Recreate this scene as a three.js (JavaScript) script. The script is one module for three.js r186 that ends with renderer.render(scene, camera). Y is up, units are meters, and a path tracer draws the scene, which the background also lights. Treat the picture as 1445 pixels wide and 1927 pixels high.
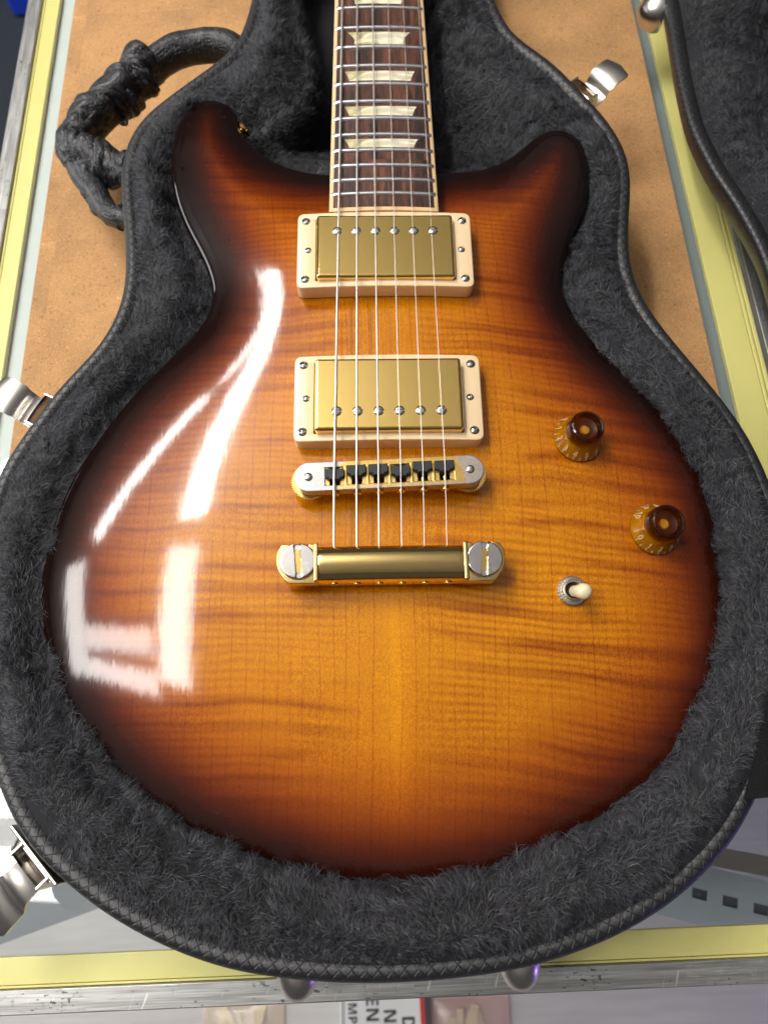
import * as THREE from 'three';
import { mergeGeometries, toCreasedNormals } from 'three/addons/utils/BufferGeometryUtils.js';
import { RoundedBoxGeometry } from 'three/addons/geometries/RoundedBoxGeometry.js';
import { TextGeometry } from 'three/addons/geometries/TextGeometry.js';
import { FontLoader } from 'three/addons/loaders/FontLoader.js';
import { RectAreaLightUniformsLib } from 'three/addons/lights/RectAreaLightUniformsLib.js';

// ------------------------------------------------------------------ camera, lamps, exposure
const scene = new THREE.Scene();
scene.background = new THREE.Color().setRGB(0.08, 0.08, 0.083);      // the dim shop all round, plain
const renderer = new THREE.WebGLRenderer();
renderer.toneMapping = THREE.LinearToneMapping;
renderer.toneMappingExposure = 0.92;
renderer.shadowMap.enabled = true;
RectAreaLightUniformsLib.init();

const camera = new THREE.PerspectiveCamera(68.09, 767 / 1024, 0.02, 40);
{
  const X = new THREE.Vector3(0.99877, -0.02601, 0.04228), Y = new THREE.Vector3(0.04872, 0.35073, -0.93521), Z = new THREE.Vector3(0.00949, 0.93612, 0.35156);
  camera.quaternion.setFromRotationMatrix(new THREE.Matrix4().makeBasis(X, Y, Z));
  camera.position.set(0.000155, 0.4136, 0.1432);
  camera.focus = 0.355; camera.userData.fStop = 11;
}
scene.add(camera);

const CEILING = 2.65, LAMP_Y = 1.85;
// long pendant lamps shining down, some with an upward light added to brighten the ceiling: [x0, z0, x1, z1, width, added upward light, strength] in metres
const LAMPS = [
  [-0.66, -1.40, -0.70, -0.49, 0.14, 1, 1.9],
  [-0.725, -0.36, -0.81, 0.30, 0.18, 0, 0.75],
  [-0.95, -1.27, -1.48, -0.56, 0.13, 1, 1.1],
  [-1.70, -0.44, -1.68, 0.32, 0.28, 0, 0.5],
  [-1.54, 0.07, -0.91, 0.09, 0.14, 0, 0.5],
  [-1.54, 0.26, -0.91, 0.31, 0.13, 0, 0.6],
  [-0.74, -1.36, -0.90, -1.34, 0.09, 1, 1],
];
const LAMP_RADIANCE = 31, ADDED_UPLIGHT_RADIANCE = 54;

// ------------------------------------------------------------------ small tools (geometry in millimetres)
let seed = 7;
const rnd = () => { seed = (seed * 1664525 + 1013904223) >>> 0; return seed / 4294967296; };
const clamp = (x, a = 0, b = 1) => Math.min(b, Math.max(a, x));
const sstep = (a, b, x) => { const t = clamp((x - a) / (b - a)); return t * t * (3 - 2 * t); };
const mix = (a, b, t) => a + (b - a) * t;
const hash = (x, y) => { let h = (x | 0) * 374761393 + (y | 0) * 668265263; h = Math.imul(h ^ (h >>> 13), 1274126177); return ((h ^ (h >>> 16)) >>> 0) / 4294967296; };
function noise(x, y) {
  const xi = Math.floor(x), yi = Math.floor(y), fx = x - xi, fy = y - yi, u = fx * fx * (3 - 2 * fx), v = fy * fy * (3 - 2 * fy);
  return mix(mix(hash(xi, yi), hash(xi + 1, yi), u), mix(hash(xi, yi + 1), hash(xi + 1, yi + 1), u), v);
}
const fbm = (x, y, n = 4) => { let s = 0, a = 0.5, t = 0; for (let i = 0; i < n; i++) { s += a * noise(x + i * 17.3, y + i * 9.1); t += a; x *= 2; y *= 2; a *= 0.5; } return s / t; };

const taken = {};
function numbered(name) { const n = taken[name] = (taken[name] ?? -1) + 1; return n ? name + '_' + String(n).padStart(3, '0') : name; }
function thing(name, label, category, group) {
  const o = new THREE.Group(); o.name = numbered(name); o.userData = { label, category };
  if (group) o.userData.group = group;
  scene.add(o); return o;
}
function part(name, geo, mat, parent, pos, label) {           // geo in mm
  geo.scale(0.001, 0.001, 0.001);
  return again(name, geo, mat, parent, pos, label);
}
function again(name, geo, mat, parent, pos, label) {          // the same geometry once more
  const m = new THREE.Mesh(geo, mat);
  m.name = parent === scene ? numbered(name) : name; m.castShadow = m.receiveShadow = true;
  if (pos) m.position.set(pos[0] / 1000, pos[1] / 1000, pos[2] / 1000);
  if (label) m.userData.label = label;
  parent.add(m); return m;
}
function geom(pos, idx, uv, nor) {
  const g = new THREE.BufferGeometry();
  g.setAttribute('position', new THREE.Float32BufferAttribute(pos, 3));
  g.setAttribute('uv', new THREE.Float32BufferAttribute(uv ?? new Array(pos.length / 3 * 2).fill(0), 2));
  g.setIndex(idx);
  if (nor) g.setAttribute('normal', new THREE.Float32BufferAttribute(nor, 3)); else g.computeVertexNormals();
  return g;
}
// rows: array of equal-length arrays of [x,y,z]; uv in metres along the grid
function loft(rows, { closeU = false, closeV = false, crease = 0, flip = false } = {}) {
  const pos = [], uv = [], idx = [], n = rows[0].length, m = rows.length;
  let ua = 0;
  rows.forEach((r, i) => {
    let va = 0;
    if (i) ua += Math.hypot(...[0, 1, 2].map((k) => r[n >> 1][k] - rows[i - 1][n >> 1][k]));
    r.forEach((p, j) => { if (j) va += Math.hypot(p[0] - r[j - 1][0], p[1] - r[j - 1][1], p[2] - r[j - 1][2]); pos.push(...p); uv.push(ua / 1000, va / 1000); });
  });
  const M = closeU ? m : m - 1, N = closeV ? n : n - 1;
  for (let i = 0; i < M; i++) for (let j = 0; j < N; j++) {
    const a = i * n + j, b = ((i + 1) % m) * n + j, c = ((i + 1) % m) * n + (j + 1) % n, d = i * n + (j + 1) % n;
    if (flip) idx.push(a, c, b, a, d, c); else idx.push(a, b, c, a, c, d);
  }
  let g = geom(pos, idx, uv);
  if (crease) g = toCreasedNormals(g, crease);
  return g;
}
const merge = (list) => mergeGeometries(list.map((g) => { const h = g.index ? g.toNonIndexed() : g; for (const k of Object.keys(h.attributes)) if (!['position', 'normal', 'uv'].includes(k)) h.deleteAttribute(k); return h; }));
const box = (w, h, d, r = 0.4, x = 0, y = 0, z = 0) => new RoundedBoxGeometry(w, h, d, 2, Math.min(r, w / 2.01, h / 2.01, d / 2.01)).translate(x, y, z);
const lathe = (pts, n = 40, crease = 0.6) => toCreasedNormals(new THREE.LatheGeometry(pts.map((p) => new THREE.Vector2(p[0], p[1])), n), crease);
// a round cap whose height comes from h(x, z): screw heads with slots and crosses
function cap(R, h, skirt = 1, rings = 14, segs = 40) {
  const rows = [];
  for (let i = 0; i <= rings; i++) { const r = R * i / rings, row = []; for (let j = 0; j < segs; j++) { const a = j / segs * 2 * Math.PI, x = r * Math.cos(a), z = r * Math.sin(a); row.push([x, h(x, z, r), z]); } rows.push(row); }
  rows.push(rows[rings].map(([x, y, z]) => [x, y - 0.02 - skirt, z]));
  return loft(rows, { closeV: true, crease: 0.7, flip: true });
}
function sweep(pts, rad, n = 14, segs = 60, closed = false) {  // rad(t, angle) in mm, optional flattening by caller
  const c = new THREE.CatmullRomCurve3(pts.map((p) => new THREE.Vector3(...p)), closed), fr = c.computeFrenetFrames(segs, closed), rows = [];
  for (let i = 0; i <= segs; i++) {
    const p = c.getPointAt(i / segs), row = [];
    for (let j = 0; j < n; j++) { const a = j / n * 2 * Math.PI, r = rad(i / segs, a), q = p.clone().addScaledVector(fr.normals[i], r * Math.cos(a)).addScaledVector(fr.binormals[i], r * Math.sin(a)); row.push([q.x, q.y, q.z]); }
    rows.push(row);
  }
  return loft(rows, { closeV: true });
}
const wire = (pts, r, n = 8, segs = 40) => sweep(pts, () => r, n, segs);
function tex(w, h, fn, { srgb = true, repeat = null, wrap = true } = {}) {   // fn(x, y) -> [r,g,b] 0..1
  const d = new Uint8Array(w * h * 4);
  for (let y = 0; y < h; y++) for (let x = 0; x < w; x++) { const c = fn(x, y), k = (y * w + x) * 4; d[k] = clamp(c[0]) * 255; d[k + 1] = clamp(c[1]) * 255; d[k + 2] = clamp(c[2]) * 255; d[k + 3] = 255; }
  const t = new THREE.DataTexture(d, w, h, THREE.RGBAFormat);
  t.magFilter = THREE.LinearFilter; t.minFilter = THREE.LinearMipmapLinearFilter; t.generateMipmaps = true;
  if (srgb) t.colorSpace = THREE.SRGBColorSpace;
  if (wrap) t.wrapS = t.wrapT = THREE.RepeatWrapping;
  if (repeat) t.repeat.set(...repeat);
  t.needsUpdate = true; return t;
}
const lin = (r, g, b) => new THREE.Color().setRGB(r, g, b);
const std = (c, roughness, metalness = 0, extra = {}) => new THREE.MeshStandardMaterial({ color: c, roughness, metalness, side: THREE.DoubleSide, ...extra });
const phy = (c, roughness, metalness = 0, extra = {}) => new THREE.MeshPhysicalMaterial({ color: c, roughness, metalness, side: THREE.DoubleSide, ...extra });
// tileable noise for small textures
const tnoise = (x, y, p, s = 0) => { const xi = Math.floor(x), yi = Math.floor(y), fx = x - xi, fy = y - yi, u = fx * fx * (3 - 2 * fx), v = fy * fy * (3 - 2 * fy), m = (a) => ((a % p) + p) % p; return mix(mix(hash(m(xi) + s, m(yi)), hash(m(xi + 1) + s, m(yi)), u), mix(hash(m(xi) + s, m(yi + 1)), hash(m(xi + 1) + s, m(yi + 1)), u), v); };

// polygons in the plane
function spline(pts, n) { return new THREE.CatmullRomCurve3(pts.map(([x, z]) => new THREE.Vector3(x, 0, z)), true, 'centripetal').getSpacedPoints(n).slice(0, n).map((p) => [p.x, p.z]); }
function area(p) { let s = 0; for (let i = 0; i < p.length; i++) { const a = p[i], b = p[(i + 1) % p.length]; s += a[0] * b[1] - b[0] * a[1]; } return s / 2; }
function sdist(poly, x, z) {                                   // negative inside
  let best = 1e9, inside = false;
  for (let i = 0, j = poly.length - 1; i < poly.length; j = i++) {
    const [ax, az] = poly[j], [bx, bz] = poly[i], ex = bx - ax, ez = bz - az, wx = x - ax, wz = z - az, t = clamp((wx * ex + wz * ez) / (ex * ex + ez * ez)), dx = wx - ex * t, dz = wz - ez * t, d = dx * dx + dz * dz;
    if (d < best) best = d;
    if ((az > z) !== (bz > z) && x < ax + (z - az) / (bz - az) * ex) inside = !inside;
  }
  return (inside ? -1 : 1) * Math.sqrt(best);
}
function normals2(poly) {                                      // outward
  const s = Math.sign(area(poly)), n = poly.length;
  return poly.map((_, i) => { const a = poly[(i + n - 1) % n], b = poly[(i + 1) % n], dx = b[0] - a[0], dz = b[1] - a[1], l = Math.hypot(dx, dz); return [s * dz / l, -s * dx / l]; });
}
class Field {                                                  // values on a grid, read smoothly
  constructor(x0, z0, x1, z1, step, fn) {
    Object.assign(this, { x0, z0, step, nx: Math.ceil((x1 - x0) / step) + 1, nz: Math.ceil((z1 - z0) / step) + 1 });
    this.v = new Float32Array(this.nx * this.nz);
    if (fn) for (let j = 0; j < this.nz; j++) for (let i = 0; i < this.nx; i++) this.v[j * this.nx + i] = fn(x0 + i * step, z0 + j * step, i, j);
  }
  at(x, z) {
    const fx = clamp((x - this.x0) / this.step, 0, this.nx - 1.001), fz = clamp((z - this.z0) / this.step, 0, this.nz - 1.001), i = fx | 0, j = fz | 0, u = fx - i, v = fz - j, k = j * this.nx + i;
    return mix(mix(this.v[k], this.v[k + 1], u), mix(this.v[k + this.nx], this.v[k + this.nx + 1], u), v);
  }
  // quadratic smoothing of value and gradient
  grad(x, z) { const e = this.step; return [(this.at(x + e, z) - this.at(x - e, z)) / (2 * e), (this.at(x, z + e) - this.at(x, z - e)) / (2 * e)]; }
}
// triangles of a grid cut at level(x,z) < 0; vertex(x,z) -> {p, n, uv}
function clipGrid(x0, z0, x1, z1, step, level, vertex) {
  const nx = Math.ceil((x1 - x0) / step), nz = Math.ceil((z1 - z0) / step), pos = [], nor = [], uv = [], idx = [], seen = new Map();
  const L = new Float32Array((nx + 1) * (nz + 1));
  for (let j = 0; j <= nz; j++) for (let i = 0; i <= nx; i++) L[j * (nx + 1) + i] = level(x0 + i * step, z0 + j * step);
  const put = (key, x, z) => { let k = seen.get(key); if (k === undefined) { k = pos.length / 3; seen.set(key, k); const v = vertex(x, z); pos.push(...v.p); nor.push(...v.n); uv.push(...v.uv); } return k; };
  const node = (a) => put(a, x0 + (a % (nx + 1)) * step, z0 + Math.floor(a / (nx + 1)) * step);
  const cut = (a, b) => { if (a > b) [a, b] = [b, a]; const t = L[a] / (L[a] - L[b]), ax = a % (nx + 1), az = Math.floor(a / (nx + 1)), bx = b % (nx + 1), bz = Math.floor(b / (nx + 1)); return put(a + '_' + b, x0 + mix(ax, bx, t) * step, z0 + mix(az, bz, t) * step); };
  for (let j = 0; j < nz; j++) for (let i = 0; i < nx; i++) {
    const a = j * (nx + 1) + i, b = a + 1, c = a + nx + 2, d = a + nx + 1;
    for (const t of (i + j) & 1 ? [[a, d, b], [b, d, c]] : [[a, d, c], [a, c, b]]) {
      const ins = t.map((k) => L[k] < 0), n = ins.filter(Boolean).length;
      if (!n) continue;
      if (n === 3) { idx.push(...t.map(node)); continue; }
      const poly = [];
      for (let k = 0; k < 3; k++) { const p = t[k], q = t[(k + 1) % 3]; if (L[p] < 0) poly.push(node(p)); if ((L[p] < 0) !== (L[q] < 0)) poly.push(cut(p, q)); }
      for (let k = 1; k + 1 < poly.length; k++) idx.push(poly[0], poly[k], poly[k + 1]);
    }
  }
  return geom(pos, idx, uv, nor);
}
// ------------------------------------------------------------------ floor, ceiling, lamps
function setting(name, geo, mat, pos) { const m = part(name, geo, mat, scene, pos); m.userData.kind = 'structure'; return m; }
const floorMap = tex(1024, 1024, (x, y) => {
  const pl = Math.floor(y / 128), off = hash(pl, 3), e = Math.min(y % 128, 128 - y % 128), v = 0.73 + 0.05 * (hash(pl, 9) - 0.5) + 0.07 * (fbm(x / 70 + pl * 9, y / 5, 4) - 0.5) + 0.05 * (fbm(x / 200, y / 200 + off, 3) - 0.5) - (e < 1 ? 0.05 : 0);
  return [v, v * 0.985, v * 0.975];
}, { repeat: [1 / 1.1, 1 / 1.1] });
{ const g = new THREE.PlaneGeometry(9000, 9000).rotateX(-Math.PI / 2), p = g.attributes.position, uv = []; for (let i = 0; i < p.count; i++) uv.push(p.getX(i) / 1000, p.getZ(i) / 1000); g.setAttribute('uv', new THREE.Float32BufferAttribute(uv, 2)); setting('floor', g, std(0xffffff, 0.55, 0, { map: floorMap }), [0, -850, 0]); }
setting('ceiling', new THREE.BoxGeometry(7000, 60, 7000), std(lin(0.76, 0.75, 0.73), 0.9), [0, CEILING * 1000 + 30, 0]);
{
  const tube = phy(lin(0.9, 0.9, 0.9), 0.5, 0, { emissive: lin(1, 0.965, 0.92), emissiveIntensity: 3 }), housing = std(lin(0.75, 0.75, 0.75), 0.5);
  for (const [x0, z0, x1, z1, w, up2, power] of LAMPS) {
    const len = Math.hypot(x1 - x0, z1 - z0), ang = Math.atan2(x1 - x0, z1 - z0), lamp = thing('ceiling_lamp', 'long white strip lamp hanging below the shop ceiling', 'ceiling lamp', 'strip lamps under the ceiling');
    lamp.position.set((x0 + x1) / 2, LAMP_Y + 0.056, (z0 + z1) / 2); lamp.rotation.y = ang;
    part('housing', box(w * 1000 + 24, 40, len * 1000 + 24, 4, 0, -20, 0), housing, lamp);
    part('diffuser', box(w * 1000, 12, len * 1000, 4, 0, -45, 0), tube, lamp);
    const l = new THREE.RectAreaLight(new THREE.Color().setRGB(1, 0.965, 0.92), LAMP_RADIANCE * power, w, len); l.name = 'strip_light';
    l.rotation.x = -Math.PI / 2; l.position.set(0, -0.056, 0); lamp.add(l);
    if (up2) part('added_top_glow', box(w * 1000, 8, len * 1000, 3, 0, 5, 0), tube, lamp);  // glowing top face, added to go with the upward fill
    const up = new THREE.RectAreaLight(new THREE.Color().setRGB(1, 0.965, 0.92), ADDED_UPLIGHT_RADIANCE, w, len); up.name = 'added_up_light'; up.rotation.x = Math.PI / 2; up.position.set(0, 0.013, 0); if (up2) lamp.add(up);  // added light, there only to brighten the ceiling as soft fill
    for (const q of [-1, 1]) part('hanger', new THREE.CylinderGeometry(3, 3, (CEILING - LAMP_Y - 0.056) * 1000, 8).translate(0, (CEILING - LAMP_Y - 0.056) * 500, q * len * 350), housing, lamp);
  }
}
{ // the shop window off to the bass side, mirrored along the rim of the guitar and in the glass edge
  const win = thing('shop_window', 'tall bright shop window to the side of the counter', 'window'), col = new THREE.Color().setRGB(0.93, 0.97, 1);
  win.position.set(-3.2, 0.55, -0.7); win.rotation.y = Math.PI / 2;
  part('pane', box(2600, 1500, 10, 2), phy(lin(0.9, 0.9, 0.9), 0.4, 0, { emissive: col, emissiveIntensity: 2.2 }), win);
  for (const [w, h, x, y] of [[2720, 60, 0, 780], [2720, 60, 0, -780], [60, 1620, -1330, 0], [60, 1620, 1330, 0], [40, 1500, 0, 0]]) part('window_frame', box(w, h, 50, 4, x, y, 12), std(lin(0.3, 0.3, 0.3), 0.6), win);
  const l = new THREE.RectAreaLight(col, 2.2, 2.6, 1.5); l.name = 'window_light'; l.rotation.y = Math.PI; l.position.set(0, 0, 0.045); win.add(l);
}
// ------------------------------------------------------------------ display counter
const brushed = tex(512, 512, (x, y) => { const v = 0.5 + 0.35 * (tnoise(x / 40, y / 1.3, 400) - 0.5) + 0.5 * (sstep(0.72, 0.95, tnoise(x / 9, y / 4, 128, 7)) * tnoise(x / 3, y / 3, 170, 2)); return [v, v, v]; }, { srgb: false, repeat: [6, 6] });
const brushedZ = brushed.clone(); brushedZ.rotation = Math.PI / 2; brushedZ.needsUpdate = true;
const aluMap = tex(1024, 256, (x, y) => { const s = 0.80 + 0.22 * (tnoise(x / 60, y / 1.4, 180) - 0.5) + 0.16 * (tnoise(x / 200, y / 12, 20, 3) - 0.5), pit = sstep(0.80, 0.9, tnoise(x / 7, y / 3.5, 73, 5)) * sstep(0.55, 0.75, tnoise(x / 60, y / 30, 8, 8)), scr = sstep(0.93, 0.98, tnoise(x / 3 + y / 9, y / 40, 341, 11)); const v = s - 0.35 * pit + 0.25 * scr; return [v, v, v * 0.99]; }, { repeat: [4, 16] });
const aluMapZ = aluMap.clone(); aluMapZ.rotation = Math.PI / 2; aluMapZ.needsUpdate = true;
const alu = (t, c) => phy(lin(0.56, 0.56, 0.555), 0.8, 0.7, { map: c, roughnessMap: t, bumpMap: t, bumpScale: 0.00003 });
const boxUV = (g) => { const p = g.attributes.position, n = g.attributes.normal, uv = []; for (let i = 0; i < p.count; i++) { const x = p.getX(i) / 1000, y = p.getY(i) / 1000, z = p.getZ(i) / 1000; Math.abs(n.getY(i)) > 0.6 ? uv.push(x, z) : Math.abs(n.getX(i)) > 0.6 ? uv.push(y, z) : uv.push(x, y); } g.setAttribute('uv', new THREE.Float32BufferAttribute(uv, 2)); return g; };
const counter = thing('display_counter', 'glass topped shop counter with thin aluminium frame and yellow edge strips', 'counter');
{
  const aX = alu(brushed, aluMap), aZ = alu(brushedZ, aluMapZ), zb = -950;
  const L = (a, b) => [(a + b) / 2, 0, 0];
  part('frame_rail', boxUV(box(515, 26, 10.6, 0.6, -8.7, -11.6, 226.9)), aX, counter, null, 'scratched aluminium rail along the near end of the counter');
  part('frame_rail', boxUV(box(11, 26, 1171, 0.6, -261.6, -11.6, -364)), aZ, counter);
  part('frame_rail', boxUV(box(11, 26, 1171, 0.6, 243.8, -11.6, -364)), aZ, counter);
  part('frame_rail', boxUV(box(515, 26, 11, 0.6, -8.7, -11.6, -955)), aX, counter);
  const yel = phy(lin(0.78, 0.67, 0.24), 0.45, 0, { clearcoat: 0.4, clearcoatRoughness: 0.2 });
  part('edge_strip', merge([box(11.2, 4, 1160, 0.5, -248.3, -3.2, -370), box(1.6, 4.6, 1160, 0.5, -254.9, -3.2, -370)]), yel, counter);
  part('edge_strip', merge([box(17.5, 4, 1160, 0.5, 221.8, -3.2, -370), box(2.2, 4.6, 1160, 0.7, 232.1, -3.2, -370), box(2.6, 5, 1160, 0.7, 235.2, -3.4, -370)]), yel, counter);
  part('edge_strip', merge([box(468, 4, 12, 0.5, -8.4, -3.2, 214.2), box(468, 4.6, 1.1, 0.4, -8.4, -3.0, 220.9)]), yel, counter, null, 'pale yellow strip under the near edge of the glass');
  part('glass_top', new THREE.PlaneGeometry(492, 1170).rotateX(-Math.PI / 2).translate(-9.4, 0, -364), phy(lin(0.93, 0.97, 0.95), 0.02, 0, { transmission: 1, thickness: 0, ior: 1.5 }), counter);
  // inner panels below the long sides and the slotted brackets that carry the shelves
  const panel = std(lin(0.50, 0.54, 0.55), 0.6);
  part('side_panel', box(5, 60, 1160, 1, -261, -55, -372), panel, counter);
  part('side_panel', box(5, 60, 1160, 1, 243.5, -55, -372), panel, counter);
  part('added_ledge', box(24, 3, 1160, 0.5, -231, -7.5, -370), std(lin(0.58, 0.60, 0.60), 0.6), counter);  // added ledge, its pale colour stands in for the reflection in the glass
  part('added_ledge', box(24, 3, 1160, 0.5, 202, -7.5, -370), std(lin(0.20, 0.225, 0.235), 0.6), counter);  // added ledge, painted darker for the dimmer, shaded strip of glass
  const galv = phy(lin(0.50, 0.56, 0.60), 0.5, 0.3), bar = (a, b, h, name, m, slots) => {
    const A = new THREE.Vector3(...a), B = new THREE.Vector3(...b), len = A.distanceTo(B), s = new THREE.Shape(); s.moveTo(0, -h / 2); s.lineTo(len, -h / 2); s.lineTo(len, h / 2); s.lineTo(0, h / 2); s.closePath();
    if (slots) for (let x = 14; x < len - 20; x += 25) { const p = new THREE.Path(); p.moveTo(x, -4); p.lineTo(x, 4); p.lineTo(x + 13, 4); p.lineTo(x + 13, -4); p.closePath(); s.holes.push(p); }
    const g = new THREE.ExtrudeGeometry(s, { depth: 2, bevelEnabled: false }), d = B.clone().sub(A).normalize(), n = new THREE.Vector3(0, 1, 0), side = new THREE.Vector3().crossVectors(n, d).normalize();
    g.applyMatrix4(new THREE.Matrix4().makeBasis(d, side, n)).translate(a[0], a[1], a[2]); return part(name, g, m, counter);
  };
  bar([150, -300, 205], [420, -300, 280], 46, 'slotted_bracket', galv, true);
  bar([150, -308, 205], [420, -308, 280], 26, 'slot_shade_strip', std(lin(0.11, 0.12, 0.13), 0.7));  // dark strip standing in for the shade inside the slotted bracket
  bar([150, -296, 178], [430, -296, 240], 16, 'bracket_tube', std(lin(0.30, 0.27, 0.24), 0.5, 0.2));
  bar([-150, -300, 170], [-460, -300, 262], 34, 'bracket_arm', std(lin(0.16, 0.17, 0.19), 0.6));
}
const boardMap = tex(1024, 1024, (x, y) => {
  const v = 0.86 + 0.20 * (fbm(x / 160, y / 160, 3) - 0.5) - 0.025 * sstep(0.60, 0.78, fbm(x / 46 + 31, y / 38 + 8, 3)) + 0.17 * (noise(x / 2.1, y / 1.5) - 0.5) + 0.14 * (noise(x / 1.1, y / 3) - 0.5) + 0.22 * sstep(0.82, 0.98, noise(x / 4 + 70, y / 2.4)) - 0.14 * sstep(0.8, 0.95, noise(x / 6 + 7, y / 6));
  return [0.79 * v, 0.595 * v, 0.38 * v];
}, { repeat: [4.6, 4.6] });
{ const b = part('fibreboard_sheet', boxUV(box(430, 3, 900, 0.3, -13, 2.1, -420)), std(0xffffff, 0.8, 0, { map: boardMap, bumpMap: boardMap, bumpScale: 0.0003 }), scene); b.userData = { label: 'brown fibreboard sheet lying on the glass counter top under the case', category: 'board' }; }
// ------------------------------------------------------------------ the guitar's own frame: y up from the top plate, x across, z to the tail
const guitar = thing('electric_guitar', 'amber sunburst double cutaway electric guitar lying in the furry case', 'guitar');
{
  const m = new THREE.Matrix4().makeBasis(new THREE.Vector3(0.9989, -0.0393, 0.0238), new THREE.Vector3(0.0377, 0.9971, 0.0666), new THREE.Vector3(-0.0263, -0.0657, 0.9975));
  guitar.quaternion.setFromRotationMatrix(m); guitar.position.set(0, 0.08, 0); guitar.updateMatrixWorld();
}
const BODY_RAW = [[-84.7, -226.6], [-89.6, -233.8], [-97.4, -236.1], [-106.4, -233.9], [-113.7, -226.7], [-117.9, -216.1], [-119.3, -201.3], [-118.2, -183.2], [-114.3, -167.2], [-107.1, -149.9], [-98.2, -132.9], [-92.6, -118], [-90.8, -108.9], [-92, -98.7], [-97.2, -87.7], [-107.5, -75.4], [-126.6, -49.9], [-139.9, -24], [-150.3, 3.6], [-156, 27.5], [-157.3, 48.1], [-154.2, 68.1], [-147.1, 89.8], [-137.8, 107.4], [-125.9, 122.4], [-107.1, 140.4], [-78.7, 157], [-51.1, 169], [-24, 176.8], [-2.7, 179], [18.8, 178.2], [39.3, 173.9], [60.3, 167], [81.8, 157.9], [106.5, 144.3], [122.3, 131.3], [137.4, 111], [148.5, 89.9], [154, 72.8], [156.7, 47.6], [157.2, 26.6], [154.3, 0.6], [146, -23.6], [129.2, -52.6], [107.2, -81.1], [98.5, -97], [95.1, -110], [97.1, -126.5], [103.2, -143.4], [111.3, -160.7], [117.1, -180.2], [117.4, -195.8], [113.8, -206.6], [106.9, -211.9], [98.4, -213], [90.4, -208.6], [80.5, -198.6], [69.4, -190.2], [57.1, -185.2], [45, -183.8], [31.5, -183.5], [18.1, -183.6], [-17.7, -183], [-29.6, -182.7], [-38.5, -183.5], [-53.5, -187.2], [-68.6, -196.3], [-77.3, -206.7], [-82.2, -216]];
let OUT = spline(BODY_RAW, 140);                               // then smooth and let the lower bout run on under the pile
for (let pass = 0; pass < 1; pass++) { const o = OUT; OUT = o.map((p, i) => { const a = o[(i + 139) % 140], b = o[(i + 1) % 140]; return [(a[0] + 2 * p[0] + b[0]) / 4, (a[1] + 2 * p[1] + b[1]) / 4]; }); }
{ const n = normals2(OUT); OUT = OUT.map(([x, z], i) => { const e = 0.8 + 8.8 * sstep(-80, 10, z) + 4 * sstep(0, 70, x) * sstep(30, 110, z); return [x + n[i][0] * e, z + n[i][1] * e]; }); }
const ramp = (t, w) => t < 0 ? 0 : t < w ? t * t / (2 * w) : t - w / 2, fallAway = (x, z) => 0.085 * ramp(-z - 116, 26) * sstep(28, -30, x);   // the top falls away towards the bass horn
OUT = OUT.map(([x, z]) => { const k = (342.2 + 12.5 + fallAway(x, z)) / (342.2 + 10), q = mix(k, 1, sstep(-80, -20, z)); return [-9.5 + (x + 9.5) * q, 120.9 + (z - 120.9) * q - 3.6 * sstep(-150, -205, z)]; });   // the outline lies at the rim's height
OUT = spline(OUT, 520);
const OUTN = normals2(OUT);
const GX0 = -180, GX1 = 180, GZ0 = -252, GZ1 = 200, LAM = 42, CARVE = 15.3;
const SD = new Field(GX0, GZ0, GX1, GZ1, 2, (x, z) => sdist(OUT, x, z));
const U = new Field(GX0, GZ0, GX1, GZ1, 2, (x, z) => { const d = -SD.at(x, z); return d < 0 ? d / LAM : 1 - Math.exp(-d / LAM); });
{
  const { nx, nz, v } = U, k = (2 / LAM) ** 2, w = 1.8, d = SD.v;
  for (let it = 0; it < 160; it++) for (let j = 1; j < nz - 1; j++) for (let i = 1; i < nx - 1; i++) {
    const c = j * nx + i; if (d[c] > -7) continue;
    const t = (v[c - 1] + v[c + 1] + v[c - nx] + v[c + nx] + k) / (4 + k); v[c] += w * (t - v[c]);
  }
}
const UC = U.at(0, 40), carve = (u, x, z) => CARVE * (u - UC) - fallAway(x, z);
const HT = new Field(GX0, GZ0, GX1, GZ1, 2, (x, z) => carve(U.at(x, z), x, z));
function topAt(x, z) {                                         // height and normal of the carved top
  const [gx, gz] = HT.grad(x, z), n = new THREE.Vector3(-gx, 1, -gz).normalize();
  return { y: HT.at(x, z), n };
}
const bodyUV = (x, z) => [(x - GX0) / (GX1 - GX0), (z - GZ0) / (GZ1 - GZ0)];

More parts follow.
